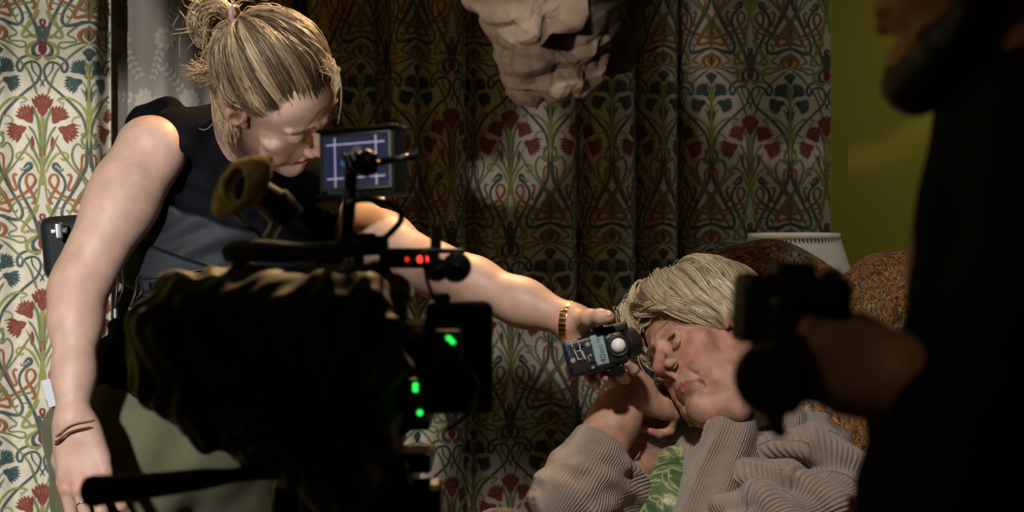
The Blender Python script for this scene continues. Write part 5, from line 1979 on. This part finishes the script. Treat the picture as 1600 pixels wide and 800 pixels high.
for (x_, y_, r_) in ((572, 376, 15), (596, 380, 11), (545, 374, 12)):
    b.cyl(W(x_, y_ + 10, 1.49), W(x_, y_ - 12, 1.49), r_ * px, 24)
b.build('clamp', MATS['black_metal'], cin)
# electronic viewfinder with a chamois eyecup
mj = nrm(W(420, 250, YC) - W(345, 328, YC)); nj = nrm((-.55, -.8, .25))
f = Field(W(382, 290, YC) - .07, W(382, 290, YC) + .07, .0016)
Rm = frame(x=mj, y=np.cross(nj, mj), o=(0, 0, 0))[:3, :3]
f.ell(W(376, 294, YC), (.036, .023, .018), Rm, 0)
f.cone(W(388, 278, YC), W(420, 249, YC + .01), .018, .004, .02)
f.cone(W(372, 300, YC), W(346, 328, YC + .005), .018, .007, .012)
RH = frame(x=(.22, .1, .97), y=np.cross(nj, (.22, .1, .97)), o=(0, 0, 0))[:3, :3]
f.ell(W(375, 293, YC - .012) + nj * .008, (.0185, .0112, .018), RH, .002, 'sub')
eyecup = None
V, Q = f.mesh(); mb = MB(); mb.addq(V, Q)
vf = MB(); vf.cyl(W(384, 292, YC + .012), W(432, 318, YC + .045), .016); vf.cyl(W(425, 312, YC + .045), W(455, 345, YC + .05), .019)
vfo = vf.build('viewfinder', MATS['black_plastic'], cin)
mb.build('eyecup', MATS['chamois'], vfo)
b = MB(); b.ell(frame(x=(.22, .1, .97), z=nj, o=W(375, 293, YC - .002) + nj * .002), (.0165, .0100, .003), 24)
b.build('eyepiece_glass', MATS['black_cloth'], vfo)
cable('viewfinder_arm', [W(432, 350, 1.53), W(420, 372, 1.51), W(405, 392, 1.49)], .006, MATS['grey_metal'], cin)
cable('cable', [W(368, 334, 1.49), W(385, 352, 1.48), W(402, 362, 1.48), W(412, 376, 1.48)], .0022, MATS['gloss_black'], cin)

# ---- black cloth cover over the camera
f = Field(W(400, 600, YC) - (.19, .17, .22), W(430, 600, YC) + (.22, .20, .18), .0032)
for y_ in (-.07, .0, .07):
    k_ = .82 if y_ else 1.0
    f.cone(W(300, 492, YC) + (0, y_, 0), W(575, 478, YC) + (0, y_, 0), 72 * px * k_, 66 * px * k_, .03)
    f.cone(W(296, 560, YC) + (0, y_, 0), W(560, 560, YC) + (0, y_, 0), 84 * px * k_, 104 * px * k_, .03)
    f.cone(W(350, 625, YC) + (0, y_, 0), W(560, 640, YC) + (0, y_, 0), 70 * px * k_, 84 * px * k_, .04)
    f.cone(W(440, 660, YC) + (0, y_, 0), W(540, 730, YC) + (0, y_, 0), 66 * px * k_, 70 * px * k_, .04)
X, Y, Z = f.grid()
cx0, _, cz0 = W(500, 640, YC)
ang = np.arctan2(Z - cz0, X - cx0)
f.F += (.0035 * np.sin(ang * 17 + 2.2 * np.sin(Y * 30) + 1.5 * np.sin(X * 25)) + .003 * np.sin(X * 90 + Z * 60 + Y * 40 + 2 * np.sin(X * 40))
        + .0015 * np.sin(X * 210 - Y * 160 + 3 * np.sin(Z * 60))).astype(np.float32)
g2 = Field(f.lo, f.lo + f.h * (f.n - 1), f.h)
ci = (f.ax[0][:, None, None], )
f.cone(W(640, 570, YC), W(760, 570, YC), .070, .070, .004, 'sub')        # open end round the lens
f.plane(W(540, 790, YC), (-.1, 0, -1), .003)
cover = shell(f, 'camera_cover', None, MATS['cover_cloth'])
tag(cover, 'black crumpled cloth cover draped over the film camera', 'cloth cover')

# ---- monitor on its arm
mon = thing('monitor', 'small monitor with white frame lines on an arm above the covered film camera', 'monitor', W(549, 380, 1.5))
xm = nrm((.92, -.36, .045)); um = nrm((.10, .0, 1)); MO = frame(x=xm, y=um, o=W(556, 252, 1.62))
pm = 1.62 / FPX
b = MB(); b.box(MO, (.0960, .0745, .034), .003, c=(0, 0, -.018)); b.box(MO, (.099, .004, .040), .001, c=(0, .0375, -.016)); b.box(MO, (.098, .0035, .040), .001, c=(0, -.038, -.016))
b.build('housing', MATS['black_plastic'], mon)
def frame_strip(M, w_, h_, t_, z0, z1, name, mt, par):
    b = MB()
    for (cx_, cy_, a_, c_) in ((0, h_ / 2, w_, t_), (0, -h_ / 2, w_, t_), (-w_ / 2, 0, t_, h_ + t_), (w_ / 2, 0, t_, h_ + t_)):
        b.box(M, (a_ + t_, c_, z1 - z0), .0004, c=(cx_, cy_, (z0 + z1) / 2)) if c_ == t_ else b.box(M, (a_, c_, z1 - z0), .0004, c=(cx_, cy_, (z0 + z1) / 2))
    return b.build(name, mt, par)
mat('bezel_grey', (.35, .37, .32), .4)
frame_strip(MO, .087, .063, .0014, -.001, .0015, 'bezel', MATS['bezel_grey'], mon)
mat('screen', (.01, .011, .015), .15, emis=(.018, .021, .042), estr=1)
b = MB(); b.box(MO, (.084, .060, .001), 0, c=(0, 0, .0002)); scr = b.build('screen', MATS['screen'], mon)
mat('guide_white', (.2, .2, .22), .5, emis=(.33, .31, .44), estr=1)
mat('screen_grey', (.05, .05, .05), .5, emis=(.06, .06, .07), estr=1)
mat('screen_blue', (.02, .05, .1), .5, emis=(.03, .12, .25), estr=1)
mat('caption_teal', (.05, .2, .22), .5, emis=(.02, .05, .06), estr=1)
b = MB()
for (x_, y_, w_, h_) in ((-.0262, 0, .0016, .057), (.0262, 0, .0016, .057), (0, .0205, .074, .0016), (0, -.0185, .074, .0016)):
    b.box(MO, (w_, h_, .0003), 0, c=(x_, y_, .0010))
b.build('frame_lines', MATS['guide_white'], scr)
b = MB()
b.ell(MO, (.007, .008, .0004), 16, 0, (.002, .010, .0009)); b.ell(MO, (.012, .004, .0004), 16, 0, (.004, .003, .0009))
b.build('picture_figure', MATS['screen_grey'], scr)
b = MB(); b.ell(MO, (.005, .0035, .0004), 16, 0, (-.014, -.001, .0010)); b.build('picture_blue', MATS['screen_blue'], scr)
text('brand_lettering', 'SMALLHD', frame(x=MO[:3, 0], z=MO[:3, 2], o=xf(MO, (-.0275, -.0345, .0002))), .0042, MATS['caption_teal'], mon)
for (x_, y_) in ((-.0445, .022), (-.0445, -.027), (.0415, .027), (.0415, -.027)):
    b = MB(); b.cyl(xf(MO, (x_, y_, -.001)), xf(MO, (x_, y_, .0022)), .0013, 14); b.build('screw', MATS['grey_metal'], mon)
b = MB(); b.tube([W(541, 382, 1.49), W(545, 320, 1.49), W(549, 262, 1.49)], .0072, 16); b.cyl(W(541, 392, 1.49), W(541, 374, 1.49), .011)
arm = b.build('arm', MATS['black_metal'], mon)
b = MB(); b.ell(frame(x=(1, 0, 0), z=(0, 0, 1), o=W(573, 255, 1.49)), (.0125, .0125, .0145), 24)
for k in range(8):
    a = k * .785; b.ell(frame(x=(1, 0, 0), z=(0, -1, 0), o=W(573, 255, 1.482)), (.0035, .0035, .008), 10, 0, (.0115 * math.cos(a), .0115 * math.sin(a), 0))
b.build('knob', MATS['black_plastic'], arm)
b = MB(); b.tube([W(585, 254, 1.49), W(620, 249, 1.49), W(652, 243, 1.49)], [.0045, .0036, .0042], 12); b.cyl(W(640, 245, 1.49), W(655, 241, 1.49), .0052)
b.build('lever', MATS['black_metal'], arm)
b = MB(); b.tube(spline([W(546, 312, 1.49), W(548, 316, 1.53), W(553, 312, 1.58), xf(MO, (0, -.038, -.012))], 16), .006, 10); b.build('swivel', MATS['black_metal'], arm)
for k in range(3):
    b = MB(); M = frame(z=(1, .2, .35), x=(0, 1, 0), o=W(541 + 9 * k, 255 - 1.5 * k, 1.475))
    b.tube([xf(M, (.0058 * math.cos(a), .0095 * math.sin(a), 0)) for a in np.linspace(0, 6.283, 24)], .0019, 8, caps=False)
    b.build('cable_loop', MATS['gloss_black'], arm)

# ---- tripod
tri = thing('tripod', 'black tripod with a fluid head and long pan handle, under the covered film camera', 'tripod', (W(560, 0, 1.53)[0], 1.53, 0))
TX, TY = W(560, 0, 1.53)[0], 1.53
b = MB()
HT = W(0, 722, YC)[2]
Mz2 = frame(x=(1, 0, 0), z=(0, 0, 1), o=(TX, TY, 0))
b.box(Mz2, (.16, .09, .02), .004, c=(0, 0, HT + .0)); b.box(Mz2, (.12, .085, .07), .012, c=(0, 0, HT - .05))
b.lathe(Mz2, [(.045, HT - .18), (.062, HT - .16), (.062, HT - .11), (.05, HT - .08)], 36)
b.cyl((TX - .09, TY, HT - .05), (TX + .09, TY, HT - .05), .028)
b.build('fluid_head', MATS['black_plastic'], tri)
b = MB()
P = spline([W(138, 768, 1.34), W(160, 766, 1.34), W(250, 757, 1.37), W(350, 745, 1.40), W(430, 738, 1.42), W(500, 752, 1.46), W(550, 775, 1.5)], 40)
b.tube(P, np.interp(np.linspace(0, 1, 40), [0, .015, .04, .1, .45, .52, 1], [.004, .011, .0145, .0150, .0105, .0075, .0075]), 18)
b.build('pan_handle', MATS['fuzzy_black'], tri)
b = MB(); b.cyl(W(636, 732, 1.40), W(633, 722, 1.40), .0022); b.build('glint_stub', MATS['silver'], tri)  # bright silver stub standing in for a glint
for k in range(3):
    a = -.52 + k * 2.094; b = MB()
    top = np.array((TX + .05 * math.cos(a), TY + .05 * math.sin(a), HT - .17)); mid = np.array((TX + .22 * math.cos(a), TY + .22 * math.sin(a), .42)); ft = np.array((TX + .38 * math.cos(a), TY + .38 * math.sin(a), .025))
    b.tube([top, mid], .019, 14); b.tube([mid * 1.05 - top * .05, ft], .013, 14); b.cyl(mid + (mid - top) * -.06, mid + (mid - top) * .06, .025)
    lg = b.build('leg', MATS['black_metal'], tri)
    b = MB(); b.ell(frame(x=(1, 0, 0), z=(0, 0, 1), o=ft), (.024, .024, .024), 16); b.build('foot', MATS['black_cloth'], lg)

# ================================================================ MAN IN THE FOREGROUND
man = thing('person', 'blurred bearded person in black at the right edge, holding up a small camera', 'person', (.40, .98, 0))
fm = nrm((-.93, .30, -.18)); um_ = nrm((-.12, .05, .98))
HM3 = frame(y=fm, z=um_, o=W(1556, -150, 1.0))
f = head_field(male=True, h=.0026)
NB3 = W(1640, 60, 1.0); nl = to_local(HM3, NB3)
V, Q = f.mesh(); parts = [(xf(HM3, V), Q, tint_of(V))]
f = Field(np.minimum(xf(HM3, (0, -.03, -.05)), NB3) - .09, np.maximum(xf(HM3, (0, -.03, -.05)), NB3) + .09, .004)
f.cone(xf(HM3, (0, -.03, -.04)), NB3, .056, .062, .02); V, Q = f.mesh(); parts.append((V, Q, np.zeros(len(V))))
SM, EM, RM = W(1720, 215, .92), W(1640, 770, .90), W(1462, 600, .98)
f = Field(np.min([SM, EM, RM], 0) - .11, np.max([SM, EM, RM], 0) + .08, .003)
f.chain([SM, EM], [.05, .042], .02); f.chain([EM, EM * .6 + RM * .4, RM], [.042, .038, .027], .02)
HMm = frame(y=nrm((-.93, .0, .28)), z=(.1, -.75, .62), o=RM)
f.cone(RM, xf(HMm, (0, .02, 0)), .027, .026, .01)
hand_chain(f, HMm, [(48, 48, 30, 4), (52, 50, 34, 1), (54, 50, 34, -2), (54, 46, 34, -5)], S=1.02, side=-1 if HMm[2, 0] < 0 else 1,
           thumb=[(.020, .020, -.010), (.040, .048, -.018), (.046, .074, -.024), (.044, .098, -.026)])
V, Q = f.mesh(); parts.append((V, Q, np.zeros(len(V))))
S5, E5, R5 = W(1790, 200, 1.12), W(1700, 770, 1.16), W(1560, 790, 1.16)
f = Field(np.min([S5, E5, R5], 0) - .12, np.max([S5, E5, R5], 0) + .08, .0035)
f.chain([S5, E5, E5 * .3 + R5 * .7, R5], [.05, .042, .033, .027], .02)
H5 = frame(y=nrm((-.8, -.2, .45)), z=(-.2, .5, .6), o=R5)
hand_chain(f, H5, [(50, 50, 30, 4), (54, 50, 34, 1), (54, 50, 34, -2), (54, 46, 34, -5)], S=1.0, side=1)
V, Q = f.mesh(); parts.append((V, Q, np.zeros(len(V))))
f = Field((.16, .80, .10), (.68, 1.28, 1.42), .009)
f.chain([W(1690, 120, 1.02), W(1690, 420, 1.02), W(1700, 860, 1.03)], [.09, .11, .11], .05)
V, Q = f.mesh(); parts.append((V, Q, np.zeros(len(V))))
LG3 = [(np.array((.38, .97, .92)), np.array((.36, .93, .50)), np.array((.37, 1.0, .09))), (np.array((.46, 1.12, .92)), np.array((.48, 1.12, .50)), np.array((.50, 1.18, .09)))]
f = Field((.12, .70, .01), (.68, 1.35, 1.05), .009)
for l in LG3: f.chain(list(l) + [l[2] + (-.12, 0, -.04)], [.08, .055, .036, .026], .02)
V, Q = f.mesh(); parts.append((V, Q, np.zeros(len(V))))
finish_body('body', man, parts, MATS['skin_man'])
f = Field((.10, .74, .78), (.80, 1.34, 1.46), .006)
f.cone(W(1655, 345, 1.0), W(1675, 620, 1.0), .098, .102, .05)
f.cone(W(1675, 620, 1.0), W(1660, 1000, 1.0), .105, .15, .05)
f.cone(W(1568, 735, .98), W(1600, 1000, .98), .095, .11, .04)
f.chain([W(1640, 190, 1.0), W(1740, 60, 1.0), W(1790, 180, 1.1)], [.07, .085, .085], .05)
f.chain([SM, SM * .5 + EM * .5, EM * .85 + RM * .15 + (0, 0, .01), EM * .62 + RM * .38], [.075, .068, .058, .050], .03)
f.chain([S5, E5, E5 * .6 + R5 * .4], [.075, .060, .05], .03)
f.plane((0, 0, .84), (0, 0, -1), .01)
f.cone(xf(HM3, (0, -.02, -.10)), NB3 + (-.01, 0, .0), .058, .055, .01, 'sub')
X, Y, Z = f.grid(); f.F += (.003 * np.sin(X * 40 + Z * 60 + 2 * np.sin(Z * 20 + Y * 9))).astype(np.float32)
shell(f, 'shirt', man, MATS['black_cloth'])
f = Field((.10, .70, .05), (.72, 1.38, 1.05), .009)
for l in LG3: f.chain([l[0], l[1], l[2] + (0, 0, .02)], [.115, .085, .07], .04)
f.plane((0, 0, .96), (0, 0, 1), .01)
shell(f, 'trousers', man, MATS['dark_wool'])
for l in LG3:
    b = MB(); Ms = frame(y=(-1, 0, 0), z=(0, 0, 1), o=l[2] + (-.06, 0, -.05))
    b.ell(Ms, (.048, .14, .045), 20); b.box(Ms, (.085, .26, .02), .006, c=(0, 0, -.028)); b.build('shoe', MATS['black_cloth'], man)
f = Field((-.10, -.14, -.14), (.10, .13, .16), .003)
f.ell((0, -.015, .060), (.080, .100, .084), k=0); f.ell((0, -.05, .0), (.066, .055, .075), k=.02)
f.ell((0, .075, .0), (.075, .085, .075), k=.01, op='sub')
V, Q = f.mesh(); mb = MB(); mb.addq(xf(HM3, V), Q); mb.build('hair', MATS['hair_dark'], man)
f = Field((-.08, -.02, -.15), (.08, .13, .0), .0028)
for s_ in (-1, 1):
    f.chain([(s_ * .064, .005, -.03), (s_ * .055, .012, -.06), (s_ * .038, .052, -.098), (0, .076, -.112)], [.012, .016, .018, .020], .015)
X, Y, Z = f.grid(); f.F += (.0012 * np.sin(X * 500 + Z * 400) * np.sin(Y * 520)).astype(np.float32)
V, Q = f.mesh(); mb = MB(); mb.addq(xf(HM3, V), Q); mb.build('beard', MATS['hair_dark'], man)
# the small camera he holds
hc = thing('stills_camera', 'small blurred black camera held up in the foreground person\'s hand, before the armchair', 'camera', W(1230, 500, 1.0))
MH = frame(x=(1, .1, -.06), z=(.1, -1, 0), o=W(1236, 484, 1.0))
b = MB(); b.box(MH, (.080, .050, .036), .008); b.box(MH, (.030, .012, .022), .004, c=(.0, .028, 0)); b.box(MH, (.030, .085, .040), .010, c=(-.008, -.030, .004))
b.build('body', MATS['black_plastic'], hc)
b = MB(); c = xf(MH, (-.004, -.036, .010)); b.cyl(c + (0, .0, .0), c + np.array((-.02, -.045, -.01)), .026, 32); b.build('lens', MATS['black_plastic'], hc)
b = MB(); b.cyl(xf(MH, (.028, .022, 0)), xf(MH, (.028, .030, 0)), .007); b.build('dial', MATS['black_metal'], hc)
